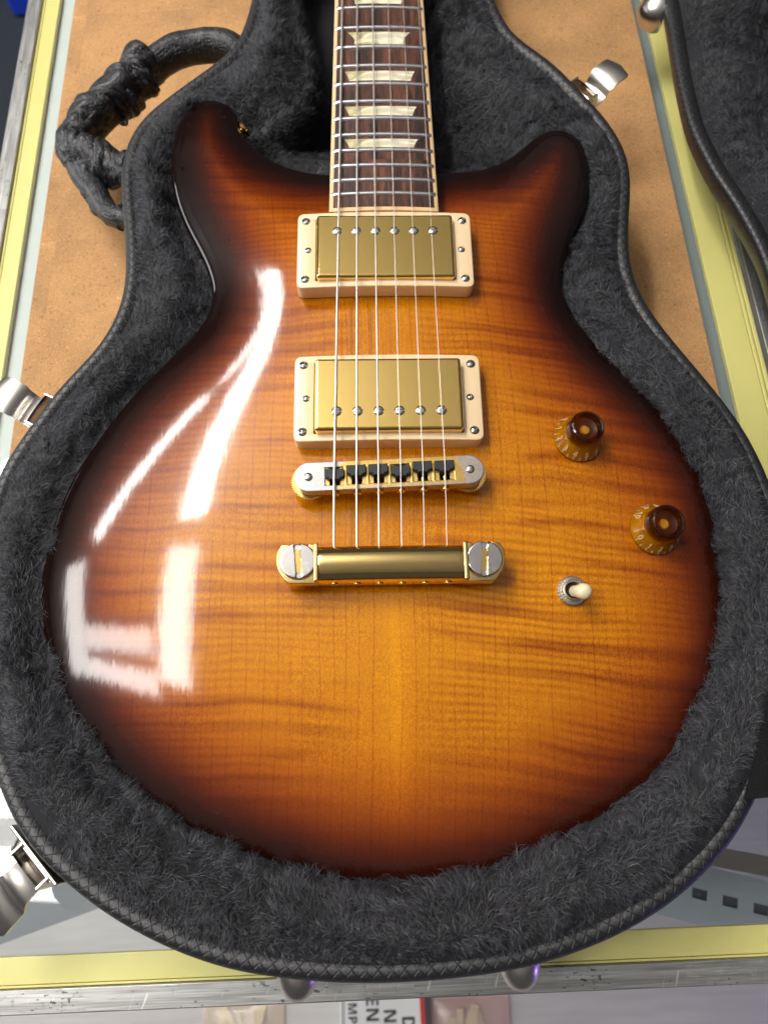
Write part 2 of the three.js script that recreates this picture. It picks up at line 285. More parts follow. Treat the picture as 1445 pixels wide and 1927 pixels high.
// flamed maple in a tobacco sunburst: the dye runs from amber to black-brown towards the rim
const mapleMap = tex(1640, 2048, (px, py) => {
  const x = GX0 + (px + 0.5) / 1640 * (GX1 - GX0), z = GZ0 + (py + 0.5) / 2048 * (GZ1 - GZ0), d = -SD.at(x, z);
  if (d < -4) return [0.05, 0.02, 0.015];
  const seam = x + 1.5 + 0.4 * Math.sin(z / 60), side = seam < 0 ? -1 : 1, ax = Math.abs(seam);
  // curl: irregular bands across the grain
  const slope = side > 0 ? 0.10 : -0.03, wz = z - ax * slope + 7 * (fbm(ax / 60, z / 70 + side * 9, 3) - 0.5);
  const ph = wz / 11 + 1.5 * fbm(wz / 45 + side * 31, ax / 110 + side * 5, 2), s1 = (0.5 + 0.5 * Math.sin(6.283 * ph)) ** 2.2, a1 = sstep(0.30, 0.62, fbm(ax / 55 + side * 3, wz / 16 + 8, 2));
  const ph2 = wz / 3.7 + 1.8 * fbm(wz / 22 + 50, ax / 60 + side * 7, 2), s2 = (0.5 + 0.5 * Math.sin(6.283 * ph2)) ** 1.6, a2 = 0.35 + 0.65 * sstep(0.35, 0.7, fbm(ax / 30 + side * 13, wz / 20, 2));
  const b3 = noise(wz / 1.5 + side * 17, ax / 22), curl = 0.62 * s1 * a1 + 0.40 * s2 * a2 + 0.16 * (b3 - 0.5);
  const strength = sstep(3, 40, ax) * (1 - 0.55 * sstep(95, 150, z) * sstep(100, 40, ax)) * (side > 0 ? 1.1 : 0.95);
  // growth rings along the grain
  const gx = ax + 9 * (fbm(z / 120, ax / 40 + side * 21, 3) - 0.5) + 0.0006 * z * z * side * 0.25;
  const ring = (gx / 6.3 + 0.35 * noise(gx / 9, side * 4)) % 1, line = Math.exp(-((((ring + 1) % 1) * 6.3 / 0.32) ** 2)) * (0.6 + 0.4 * noise(gx / 6, z / 60)) + 0.5 * Math.exp(-(((((gx / 2.6) % 1) + 1) % 1 * 2.6 / 0.3) ** 2)) * noise(gx / 3, z / 22);
  // fine flecks
  const fl = noise(x / 0.34 + z / 1.4, z / 0.42) * 0.6 + noise(x / 0.22, z / 0.9 + 40) * 0.4, fleck = sstep(0.25, 0.8, fl);
  const dd = d * (1 - 0.10 * sstep(70, 165, z)) - 2 * sstep(-115, -200, z) - 0.5 * sstep(-50, -110, x) + 3.5 * (fbm(x / 26, z / 26, 3) - 0.5);
  const tt = 1.0 - 0.44 * curl * strength - 0.30 * line + 0.10 * Math.exp(-(((seam - 3) / 5) ** 2)) * sstep(40, 80, z) + 0.26 * (fleck - 0.5) * (0.5 + 0.6 * noise(x / 18 + 7, z / 18)) + 0.14 * (fbm(x / 55 + 2, z / 55, 2) - 0.5);
  // dye
  const stops = [[-5, 0.055, 0.020, 0.016], [6, 0.085, 0.027, 0.017], [13, 0.165, 0.047, 0.020], [21, 0.325, 0.112, 0.023], [31, 0.51, 0.228, 0.027], [44, 0.645, 0.340, 0.030], [62, 0.74, 0.445, 0.035], [95, 0.775, 0.488, 0.039], [400, 0.775, 0.48, 0.04]];
  let k = 0; while (k < stops.length - 2 && dd > stops[k + 1][0]) k++;
  const A = stops[k], B = stops[k + 1], t = clamp((dd - A[0]) / (B[0] - A[0])), m = (1 - Math.exp(-Math.max(dd, 0) / 26));
  const g = mix(1, tt, 0.25 + 0.75 * m);
  return [mix(A[1], B[1], t) * (0.35 + 0.65 * g), mix(A[2], B[2], t) * g, mix(A[3], B[3], t) * g];
}, { wrap: false });
// lacquer rubbed along the grain: its gloss breaks up into fine streaks
const rubbed = tex(1024, 1024, (x, y) => {
  const a = 0.6 * tnoise(x / 4, y / 64, 256) + 0.4 * tnoise(x / 8, y / 128, 128, 31), b = 0.6 * tnoise(x / 4, y / 32, 256, 77) + 0.4 * tnoise(x / 16, y / 64, 64, 91);
  return [0.5 + (a - 0.5) * 0.5, 0.5 + (b - 0.5) * 0.5, 1];
}, { srgb: false, repeat: [5, 6.3] });
const lacquer = (extra) => phy(0xffffff, 0.085, 0, { ior: 1.5, ...extra });
const mapleMat = lacquer({ map: mapleMap, normalMap: rubbed, normalScale: new THREE.Vector2(0.015, 0.015) });
{
  const R = 3.2, ds = [0, 0.12, 0.4, 0.85, 1.4, 2.1, 2.8, 3.4, 4.4, 5.4, 6.4], rows = [], nor = [], pos = [], uv = [], idx = [], n = OUT.length;
  const h = (d, x, z) => carve(1 - Math.exp(-d / LAM), x, z) + (d < R ? Math.sqrt(R * R - (R - d) ** 2) - R : 0);
  for (let i = 0; i < n; i++) ds.forEach((d) => {
    const x = OUT[i][0] - OUTN[i][0] * d, z = OUT[i][1] - OUTN[i][1] * d, e = 0.02, s = (h(d + e, x, z) - h(Math.max(0, d - e), x, z)) / (d > e ? 2 * e : d + e), v = new THREE.Vector3(OUTN[i][0] * s, 1, OUTN[i][1] * s).normalize();
    pos.push(x, h(d, x, z), z); nor.push(v.x, v.y, v.z); uv.push(...bodyUV(x, z));
  });
  const m = ds.length;
  for (let i = 0; i < n; i++) for (let j = 0; j < m - 1; j++) { const a = i * m + j, b = ((i + 1) % n) * m + j; area(OUT) > 0 ? idx.push(a, b, a + 1, b, b + 1, a + 1) : idx.push(a, a + 1, b, b, a + 1, b + 1); }
  { const [a, b, c] = idx, P = (k) => new THREE.Vector3(...pos.slice(k * 3, k * 3 + 3)); if (P(b).sub(P(a)).cross(P(c).sub(P(a))).y < 0) for (let t = 0; t < idx.length; t += 3) [idx[t + 1], idx[t + 2]] = [idx[t + 2], idx[t + 1]]; }
  const rim = geom(pos, idx, uv, nor);
  const inner = clipGrid(GX0, GZ0, GX1, GZ1, 2, (x, z) => SD.at(x, z) + 6.1, (x, z) => { const t = topAt(x, z); return { p: [x, t.y, z], n: t.n.toArray(), uv: bodyUV(x, z) }; });
  part('maple_top', merge([rim, inner]), mapleMat, guitar, null, 'flamed maple top in a tobacco sunburst');
  // sides and back
  const ys = [0.01, -4, -20, -36, -40, -42], ins = [0, 0, 0, 0, 1.2, 4];
  const wall = loft(OUT.map(([x, z], i) => ys.map((y, j) => [x - OUTN[i][0] * ins[j], j < 2 ? h(0, x, z) + y : j > 2 ? y - 16 : (h(0, x, z) - 16) / 2 + y, z - OUTN[i][1] * ins[j]])), { closeU: true });
  const sh = new THREE.ShapeGeometry(new THREE.Shape(OUT.map(([x, z], i) => new THREE.Vector2(x - OUTN[i][0] * 4, z - OUTN[i][1] * 4)))).rotateX(Math.PI / 2).translate(0, ys[5] - 16, 0);
  part('body_back', merge([wall, sh]), lacquer({ color: lin(0.012, 0.0045, 0.003) }), guitar, null, 'black-brown sides of the body');
}

// ------------------------------------------------------------------ neck
const scratch = tex(256, 256, (x, y) => { const v = 0.5 + 0.5 * tnoise(x / 2, y / 32, 128); return [v, v, v]; }, { srgb: false });
const smudge = tex(256, 256, (x, y) => { const v = 0.35 + 0.65 * (0.6 * tnoise(x / 16, y / 16, 16) + 0.4 * tnoise(x / 4, y / 4, 64, 3)); return [v, v, v]; }, { srgb: false, repeat: [40, 40] });
const M = {
  gold: phy(lin(0.83, 0.58, 0.19), 0.065, 1, { roughnessMap: smudge }),
  goldSoft: phy(lin(0.80, 0.56, 0.19), 0.42, 1, { roughnessMap: smudge }),
  nickel: phy(lin(0.58, 0.555, 0.54), 0.3, 1, { roughnessMap: smudge }),
  steel: phy(lin(0.62, 0.60, 0.58), 0.24, 1),
  string: phy(lin(0.80, 0.77, 0.72), 0.42, 1),
  fret: phy(lin(0.66, 0.63, 0.65), 0.34, 1),
  cream: phy(lin(0.80, 0.60, 0.36), 0.36, 0, { clearcoat: 0.35, clearcoatRoughness: 0.2 }),
  creamTip: phy(lin(0.80, 0.69, 0.44), 0.3, 0, { clearcoat: 0.6, clearcoatRoughness: 0.1 }),
  binding: phy(lin(0.74, 0.50, 0.26), 0.4, 0, { clearcoat: 0.3, clearcoatRoughness: 0.25 }),
  graphite: std(lin(0.012, 0.013, 0.016), 0.5),
  black: std(lin(0.006, 0.006, 0.006), 0.6),
};
const yF = (z) => 16 + 0.0628 * z, hw = (z) => (43.05 + 9.55 * (628.65 + z) / 314.3) / 2, arc = (x) => -x * x / 610;
{
  const rose = tex(1024, 512, (y, x) => {
    const a = fbm(x / 9, y / 160, 4), b = noise(x / 2.2, y / 40), p = sstep(0.62, 0.8, noise(x / 1.6 + 9, y / 14)), c = sstep(0.45, 0.7, fbm(x / 30 + 4, y / 300, 2));
    const v = 0.80 + 0.85 * (a - 0.5) + 0.3 * (b - 0.5) - 0.3 * p - 0.3 * c; return [0.41 * v + 0.03, 0.245 * v + 0.012, 0.16 * v + 0.012];
  }, { repeat: [4, 8] });
  const z0 = -430, z1 = -148.4, zs = [...Array(25)].map((_, i) => mix(z0, z1, i / 24));
  const cross = (z, a, b, n = 12) => [...Array(n + 1)].map((_, j) => { const x = mix(a, b, j / n); return [x, yF(z) + arc(x), z]; });
  const g = loft(zs.map((z) => [[-hw(z) + 2, yF(z) - 5.5, z], ...cross(z, -hw(z) + 2, hw(z) - 2), [hw(z) - 2, yF(z) - 5.5, z]]), { crease: 0.6, flip: true });
  const board = part('fingerboard', g, std(0xffffff, 0.5, 0, { map: rose, bumpMap: rose, bumpScale: 0.00008 }), guitar, null, 'dark rosewood fingerboard with cream binding');
  for (const s of [-1, 1]) part('binding_strip', loft(zs.concat([-146.2]).map((z) => { const a = hw(z), y = yF(z); return [[s * (a - 2), y + arc(a - 2) - 0.02, z], [s * (a - 0.5), y + arc(a) + 0.03, z], [s * a, y + arc(a) - 0.4, z], [s * a, y - 6.3, z], [s * (a - 2), y - 6.3, z]]; }), { closeV: true, crease: 0.7 }), M.binding, board);
  part('binding_strip', merge([loft([-148.4, -146.9, -146.3, -146.2].map((z, i) => cross(z, -hw(z) + 2, hw(z) - 2).map(([x, y, q]) => [x, y + [0, 0, -0.3, -6.5][i], q])), { crease: 0.8, flip: true })]), M.binding, board);
  // heel and neck behind the board
  const nz = [...Array(13)].map((_, i) => mix(z0, -176, i / 12));
  part('neck', loft(nz.map((z) => [...Array(15)].map((_, j) => { const a = Math.PI * j / 14; return [Math.cos(a) * (hw(z) - 0.3), yF(z) - 5.8 - Math.sin(a) * (16 + 22 * sstep(-250, -180, z)), z]; }))), lacquer({ color: lin(0.05, 0.018, 0.01) }), guitar);
  part('neck_tenon', box(53, 8, 37, 0.5, 0, yF(-165) - 10.2, -165.5).rotateX(0), lacquer({ color: lin(0.10, 0.035, 0.015) }), guitar);
  for (let f = 24; f >= 6; f--) {
    const z = -628.65 * 2 ** (-f / 12), w = hw(z) - 0.9, rows = [];
    for (let i = 0; i <= 24; i++) { const x = mix(-w, w, i / 24), e = 1 - 0.0 * i; rows.push([...Array(9)].map((_, j) => { const a = Math.PI * j / 8, end = Math.abs(x) > w - 1.2 ? clamp((w - Math.abs(x)) / 1.2) * 0.8 + 0.2 : 1; return [x, yF(z) + arc(x) + 1.15 * end * Math.sin(a) * e, z - 1.25 * Math.cos(a)]; })); }
    if (z > z0 + 4) part('fret', loft(rows), M.fret, board);
  }
  const pearl = tex(512, 256, (x, y) => {
    const wx = x + 60 * (fbm(x / 60, y / 40, 3) - 0.5), wy = y + 90 * (fbm(x / 50 + 9, y / 60, 3) - 0.5), v = fbm(wx / 34, wy / 60, 3), st = 0.5 + 0.5 * Math.sin(v * 26), h = fbm(x / 90 + 3, y / 70, 2);
    const t = clamp(0.55 * st + 1.5 * (v - 0.5) + 0.25); return [mix(0.68, 0.95, t) , mix(0.63, 0.93, t), mix(mix(0.30, 0.60, h), 0.82, t)];
  }, { repeat: [10, 10] });
  const pearlMat = phy(0xffffff, 0.22, 0, { map: pearl, clearcoat: 0.7, clearcoatRoughness: 0.1 });
  // x at the far edge, x at the near edge
  for (const [zf, zn, a, b, c] of [[-276.6, -266.6, 18.6, 14.6, 1.6], [-245.6, -238.2, 20.2, 17.6, 0.3], [-218.8, -212, 20.4, 17.8, 0.3], [-195, -189, 20.4, 17.8, 0.3], [-309, -300, 17.5, 14, 1], [-347, -337, 17, 13.5, 1]]) {
    const rows = []; for (let i = 0; i <= 6; i++) { const t = i / 6, z = mix(zf, zn, t), w = mix(a, b, t) - c * Math.sin(Math.PI * t); rows.push(cross(z, -w - 0.3, w - 0.8, 16).map(([x, y, q]) => [x, y + 0.06, q])); }
    part('inlay', loft(rows, { flip: true }), pearlMat, board);
  }
}
const sBridge = [-25.3, -15.2, -5.3, 4.8, 14.9, 25.0], sFar = [-21.9, -13.1, -4.0, 5.1, 14.0, 23.1], gauge = [1.22, 0.98, 0.76, 0.46, 0.40, 0.36];
const saddleZ = [5.0, 3.6, 3.4, 4.7, 3.0, 2.6];
for (let i = 0; i < 6; i++) {
  const xb = sBridge[i], zb = saddleZ[i], far = (z) => xb + (sFar[i] - xb) * (zb - z) / (zb + 299.1), yb = 19.6 - 0.9 * (xb / 25) ** 2, lead = (z) => yb + (z - zb) * 0.0622;
  const p = []; for (const z of [-425, -300, -150, -60, -10, zb - 1]) p.push([far(z), lead(z), z]);
  p.push([xb, yb + 0.05, zb], [xb - 0.05, yb - 0.3, zb + 1.2], [xb - 0.1, 16.6, 20], [xb - 0.2, 14.2, 36], [xb - 0.2, 13.7, 40.5]);
  const c = new THREE.CatmullRomCurve3(p.map((q) => new THREE.Vector3(...q)), false, 'centripetal');
  part('string', new THREE.TubeGeometry(c, 220, gauge[i] / 2, 7), M.string, guitar);
}
// ------------------------------------------------------------------ pickups
const crossHead = (R, dome) => cap(R, (x, z, r) => { const c = Math.min(Math.abs(x), Math.abs(z)) < 0.32 && r < R * 0.68; return dome * (1 - (r / R) ** 2) - (c ? 0.7 : 0); }, 1, 16, 48);
const slotHead = (R, dome, w) => cap(R, (x, z, r) => dome * (1 - (r / R) ** 4) - (Math.abs(x) < w ? 0.55 : 0), 1, 16, 44);
const screwGeo = crossHead(2.2, 0.95).scale(0.001, 0.001, 0.001), smallScrewGeo = crossHead(1.8, 0.9).scale(0.001, 0.001, 0.001), poleGeo = slotHead(2.55, 0.9, 0.32).scale(0.001, 0.001, 0.001);
const ringShape = (w, d, r, iw, id) => {
  const s = new THREE.Shape(), rr = (p, w, d, r) => { p.moveTo(-w + r, -d); p.lineTo(w - r, -d); p.quadraticCurveTo(w, -d, w, -d + r); p.lineTo(w, d - r); p.quadraticCurveTo(w, d, w - r, d); p.lineTo(-w + r, d); p.quadraticCurveTo(-w, d, -w, d - r); p.lineTo(-w, -d + r); p.quadraticCurveTo(-w, -d, -w + r, -d); };
  rr(s, w, d, r); const h = new THREE.Path(); rr(h, iw, id, 1.6); s.holes.push(h); return s;
};
function subdivideX(g, step) {                                 // split long triangles so that a plate can be bowed
  g = g.index ? g.toNonIndexed() : g; const p = g.attributes.position.array; let tris = [];
  for (let i = 0; i < p.length; i += 9) tris.push([[p[i], p[i + 1], p[i + 2]], [p[i + 3], p[i + 4], p[i + 5]], [p[i + 6], p[i + 7], p[i + 8]]]);
  for (let pass = 0; pass < 8; pass++) {
    const out = []; let did = false;
    for (const t of tris) {
      let e = -1, l = step; for (let k = 0; k < 3; k++) { const d = Math.abs(t[k][0] - t[(k + 1) % 3][0]); if (d > l) { l = d; e = k; } }
      if (e < 0) { out.push(t); continue; }
      did = true; const a = t[e], b = t[(e + 1) % 3], c = t[(e + 2) % 3], m = a.map((v, k) => (v + b[k]) / 2); out.push([a, m, c], [m, b, c]);
    }
    tris = out; if (!did) break;
  }
  const h = new THREE.BufferGeometry(); h.setAttribute('position', new THREE.Float32BufferAttribute(tris.flat(2), 3)); h.setAttribute('uv', new THREE.Float32BufferAttribute(new Array(tris.length * 6).fill(0), 2)); return h;
}
function pickup({ zc, ringY, ringH, tilt, coverY, poleZ, slots, label }) {
  let g = new THREE.ExtrudeGeometry(ringShape(44.6, 22.2, 3.2, 36.2, 19.6), { depth: ringH - 1.2, bevelEnabled: true, bevelThickness: 0.6, bevelSize: 0.6, bevelSegments: 2, curveSegments: 6 }).rotateX(Math.PI / 2).translate(0, ringY - 0.6, 0);
  g = subdivideX(g, 7); const p = g.attributes.position, bow = (x) => 1.7 * (1 - (x / 45) ** 2) - 0.5;
  for (let i = 0; i < p.count; i++) p.setY(i, p.getY(i) + bow(p.getX(i)) + p.getZ(i) * tilt);
  g.computeVertexNormals(); g = toCreasedNormals(g, 0.5);
  const ring = part('pickup_ring', g, M.cream, guitar, [0, 0, zc], label);
  for (const [x, z, geo] of [[-40.8, -17.8, screwGeo], [40.8, -17.8, screwGeo], [-40.8, 17.8, screwGeo], [40.8, 17.8, screwGeo], [-39.4, 0.3, smallScrewGeo], [39.6, 0.3, smallScrewGeo]]) {
    const s = again('screw', geo, M.nickel, ring, [x, ringY + bow(x) + z * tilt + 0.1, z]); s.rotation.y = rnd() * 3;
  }
  const cover = part('pickup_cover', box(70.4, 9, 38, 1.7, 0, -4.5, 0).rotateX(-tilt), M.gold, guitar, [0.2, coverY, zc + 0.2]);
  for (let k = 0; k < 6; k++) {
    const x = -24.6 + k * 9.86;
    const s = again('pole_screw', poleGeo, M.steel, cover, [x, poleZ * tilt + 0.02, poleZ]); s.rotation.y = 0.9 + rnd() * 1.5;
  }
}
pickup({ zc: -122.2, ringY: 6.6, ringH: 10, tilt: 0.03, coverY: 10.6, poleZ: -8.6, label: 'cream ring round the pickup next to the fingerboard' });
pickup({ zc: -37.6, ringY: 8.6, ringH: 12, tilt: 0.03, coverY: 13.8, poleZ: 9.4, label: 'cream ring round the pickup next to the bridge' });

// ------------------------------------------------------------------ bridge
{
  const stadium = (L, r) => { const s = new THREE.Shape(); s.moveTo(-L, -r); s.lineTo(L, -r); s.absarc(L, 0, r, -Math.PI / 2, Math.PI / 2, false); s.lineTo(-L, r); s.absarc(-L, 0, r, Math.PI / 2, 3 * Math.PI / 2, false); return s; };
  const top = stadium(36.3, 6.6), slot = 9.4;
  for (let k = 0; k < 6; k++) { const x = -25.1 + k * 10.05, h = new THREE.Path(); h.moveTo(x - slot / 2, -4.5); h.lineTo(x - slot / 2, 4.9); h.lineTo(x + slot / 2, 4.9); h.lineTo(x + slot / 2, -4.5); h.closePath(); top.holes.push(h); }
  let plate = new THREE.ExtrudeGeometry(top, { depth: 5.2, bevelEnabled: true, bevelThickness: 0.5, bevelSize: 0.5, bevelSegments: 3, curveSegments: 18 }).rotateX(Math.PI / 2).translate(0, -0.5, 0);
  const uv = []; { const p = plate.attributes.position; for (let i = 0; i < p.count; i++) uv.push(p.getX(i) / 96 + 0.5, p.getZ(i) / 24 + 0.5); plate.setAttribute('uv', new THREE.Float32BufferAttribute(uv, 2)); }
  // gold plating rubbed off at the ends, down to nickel
  const worn = tex(768, 192, (px, py) => {
    const x = (px / 768 - 0.5) * 96, z = (py / 192 - 0.5) * 24, n = 2.2 * (fbm(px / 22, py / 22, 3) - 0.5);
    const left = sstep(0.8, -0.6, x + 27.6 + n - 0.10 * (z - 1) ** 2 + (Math.abs(z) > 4.4 ? -1.4 : 0)), right = sstep(-0.6, 0.8, x - 33 + n - 0.25 * z) * 0.8 + sstep(0.2, 1, Math.hypot(x - 36.3, z) / 5.6 - 0.55 + n * 0.1) * (x > 34 ? 0.5 : 0), front = sstep(4.9, 5.8, z + 0.5 * n) * 0.55, w = clamp(Math.max(left, right, front));
    const s = 0.92 + 0.16 * fbm(px / 5, py / 5, 2); return [mix(0.90, 0.80, w) * s, mix(0.74, 0.77, w) * s, mix(0.42, 0.77, w) * s];
  }, { wrap: false });
  const bridge = part('bridge', plate, phy(lin(0.80, 0.80, 0.80), 0.36, 1, { map: worn }), guitar, [-0.2, 16.0, 3.9], 'gold bridge with the plating worn to nickel at its ends');
  bridge.rotation.y = 0.039;
  part('bridge_floor', box(68, 1.2, 12, 0.2, 0, -7.4, 0), M.goldSoft, bridge);
  for (let k = 0; k < 6; k++) {
    const x = -25.1 + k * 10.05, dz = [0.6, -0.6, -0.5, 0.7, -0.9, -0.9][k];
    const t = new THREE.Shape(); t.moveTo(-4.1, -2.2); t.lineTo(4.1, -2.2); t.lineTo(4.1, 0.9); t.lineTo(3.4, 1.5); t.lineTo(2.2, 1.7); t.lineTo(2.2, 2.4); t.lineTo(-2.2, 2.4); t.lineTo(-2.2, 1.7); t.lineTo(-3.4, 1.5); t.lineTo(-4.1, 0.9); t.closePath();
    const left = new THREE.Shape(t.getPoints());
    const g = new THREE.ExtrudeGeometry(left, { depth: 5.4, bevelEnabled: true, bevelThickness: 0.5, bevelSize: 0.35, bevelSegments: 2 }).rotateX(Math.PI / 2).translate(0, 1.9, 0);
    const s = part('saddle', g, M.graphite, bridge, [x, 0.2 - 0.6 * (x / 25) ** 2, -0.9 + dz]);
    part('saddle_screw', new THREE.CylinderGeometry(0.9, 0.9, 11, 12).rotateX(Math.PI / 2), M.gold, bridge, [x, -2.4, 0.4]);
    for (const q of [-1, 1]) part('slot_ledge', box(2.3, 0.8, 9.3, 0.1), M.goldSoft, bridge, [x + q * 3.55, -1.1, 0.2]);
    part('screw_head', slotHead(1.9, 0.3, 0.3).rotateX(Math.PI / 2), M.gold, bridge, [x, -3.2, 8.3]);
  }
  for (const q of [-1, 1]) {
    const stud = part('bridge_stud', cap(2.0, (x, z, r) => 0.7 * (1 - (r / 2) ** 3), 8), M.steel, bridge, [q * 37 - 0.1, 0.25, 0]);
    const pts = [[0, -9], [8.1, -9], [8.5, -8.6], [8.5, -7.2], [8.1, -6.8], [0, -6.8]], rows = [];
    const wheel = merge([lathe(pts.map(([r, y]) => [Math.max(0.01, Math.min(r, 8.1)), y]), 48), ...[...Array(44)].map((_, i) => box(0.55, 1.7, 0.9, 0.1, 0, -7.9, 8.15).rotateY(i / 44 * 2 * Math.PI))]);
    part('thumbwheel', wheel, M.gold, stud, [0, 0, 0]);
    part('post', new THREE.CylinderGeometry(2.4, 2.4, 10, 16).translate(0, -11, 0), M.gold, stud, [0, 0, 0]);
  }
}
// ------------------------------------------------------------------ tailpiece
{
  const prof = [[-8.0, 8.4], [-8.3, 10.5], [-7.9, 13.4], [-6.8, 15.6], [-4.8, 17.2], [-2, 18.2], [1, 18.3], [4, 17.5], [6.6, 15.8], [8.2, 13.4], [8.8, 10.6], [8.6, 8.4], [4, 7.2], [-4, 7.2]];
  const c = new THREE.CatmullRomCurve3(prof.map(([z, y]) => new THREE.Vector3(0, y, z)), true).getPoints(56), rows = [];
  for (let i = 0; i <= 40; i++) { const x = mix(-32.6, 32.6, i / 40), b = 0.9 * (1 - (x / 33) ** 2), e = Math.abs(x) > 31.8 ? 0.4 * (Math.abs(x) - 31.8) / 0.8 : 0; rows.push(c.map((p) => [x, 12 + (p.y - 12) * (1 - e * 0.1) + (p.y > 12 ? b : 0), p.z * (1 - e * 0.05)])); }
  const bar = loft(rows, {}), ends = [rows[0], rows[40]].map((r) => { const m = [r[0][0], 12, 0]; return loft([r, r.map(() => m)], {}); });
  const lug = (s) => {
    const h = new THREE.Shape(); h.moveTo(0, 8.6); h.lineTo(12.4, 8.6);
    h.bezierCurveTo(15.6, 5.6, 17.6, 1.6, 17.6, -1.8); h.bezierCurveTo(17.6, -4.8, 16.6, -7.2, 15.2, -8.3); h.lineTo(12.8, -8.3); h.lineTo(12.8, -4.4);
    h.absarc(8.2, -1.6, 5.4, -0.55, -2.6, true); h.lineTo(3.4, -8.3); h.lineTo(0, -8.3); h.closePath();
    return new THREE.ExtrudeGeometry(h, { depth: 6.2, bevelEnabled: true, bevelThickness: 0.6, bevelSize: 0.5, bevelSegments: 3, curveSegments: 24 }).rotateX(Math.PI / 2).scale(s, 1, 1).translate(s * 32.6, 14.6, 0);
  };
  const flange = (s) => box(2.2, 10.5, 17.4, 0.8, s * 32.9, 13.4, 0.2);
  const fix = (g) => { const p = g.index ? g.toNonIndexed() : g; p.computeVertexNormals(); return toCreasedNormals(p, 0.6); };
  const t = part('tailpiece', merge([bar, ...ends, fix(lug(1)), fix(lug(-1)), flange(1), flange(-1)]), phy(lin(0.84, 0.61, 0.24), 0.10, 1, { roughnessMap: smudge }), guitar, [-0.3, 0, 45.4], 'polished gold stop tailpiece bar');
  for (let k = 0; k < 6; k++) part('string_hole_rim', new THREE.TorusGeometry(1.5, 0.35, 8, 20).scale(1, 0.9, 1), M.gold, t, [sBridge[k] + 0.1, 11.6, 8.9]);
  for (const q of [-1, 1]) {
    const s = part('tailpiece_stud', cap(8.1, (x, z, r) => (r > 7.5 ? -0.7 * ((r - 7.5) / 0.6) ** 2 : 0) - (Math.abs(x) < 1.25 ? 2.2 : 0), 2.2, 26, 72), M.nickel, t, [q * 41 + 0.1, 18.1, -0.6]);
    s.rotation.y = q > 0 ? -0.06 : 0.09;
    part('stud_collar', new THREE.CylinderGeometry(5.2, 5.2, 6, 24), M.gold, s, [0, -5, 0]);
    part('stud_bush', new THREE.CylinderGeometry(6.2, 6.6, 8, 32), M.gold, s, [0, -14, 0]);
  }
}
// ------------------------------------------------------------------ knobs and switch
const font = await new FontLoader().loadAsync('fonts/droid/droid_sans_regular.typeface.json'), fontBold = await new FontLoader().loadAsync('fonts/droid/droid_sans_bold.typeface.json');
const amber = phy(0xffffff, 0.06, 0, { transmission: 1, thickness: 0.004, ior: 1.47, attenuationColor: lin(0.64, 0.50, 0.07), attenuationDistance: 0.0019 });
const printed = std(lin(0.75, 0.60, 0.34), 0.5), coreMat = std(lin(0.95, 0.48, 0.03), 0.45, 0);
function knob(x, z, turn) {
  const t = topAt(x, z), outer = [[0.01, 0.4], [12.1, 0.4], [12.4, 0.9], [12.2, 1.8], [11.5, 3.2], [10.6, 4.9], [9.7, 6.9], [9.3, 7.9], [8.7, 8.5], [8.5, 9.4], [8.25, 13.9], [7.9, 14.8], [7.2, 15.2], [6.6, 14.9], [6.15, 13.8], [5.7, 11.9], [4.2, 11.2], [2.4, 11.0], [0.01, 10.95]];
  const k = part('knob', lathe(outer, 64, 0.55), amber, guitar, [x, t.y, z], 'amber top hat control knob');
  k.quaternion.setFromUnitVectors(new THREE.Vector3(0, 1, 0), t.n);
  part('knob_core', lathe([[11.7, 0.5], [11.45, 1.6], [10.7, 3.1], [9.0, 6.2], [8.3, 7.2], [7.0, 7.6], [2.7, 7.6], [2.5, 10.0], [2.0, 10.4], [0.01, 10.5]], 48), coreMat, k);
  part('felt_washer', new THREE.CylinderGeometry(8, 8, 0.9, 32).translate(0, 0.1, 0), M.black, k);
  const place = (g, a, r, y) => {                              // stand a flat mark on the sloping skirt, its top to the axis
    const n = new THREE.Vector3(0, 0.5, 1).normalize(), up = new THREE.Vector3(0, 1, -0.5).normalize(), m = new THREE.Matrix4().makeBasis(new THREE.Vector3(1, 0, 0), up, n);
    return g.applyMatrix4(m).translate(0, y, r).rotateY(a);
  };
  for (let d = 0; d <= 10; d++) {
    const g = new TextGeometry(String(d), { font, size: 2.8, depth: 0.08, curveSegments: 4 }); g.computeBoundingBox(); const b = g.boundingBox; g.translate(-(b.min.x + b.max.x) / 2, -1.25, 0);
    part('digit', place(g, turn + d * Math.PI / 6, 10.86, 4.7), printed, k);
  }
  for (let d = 0; d <= 20; d++) part('tick_mark', place(box(0.3, 1.7, 0.12, 0.03), turn + d * Math.PI / 12, 12.0, 2.45), printed, k);
}
knob(93.2, -19.6, -2.45);
knob(126.0, 26.8, -1.09);
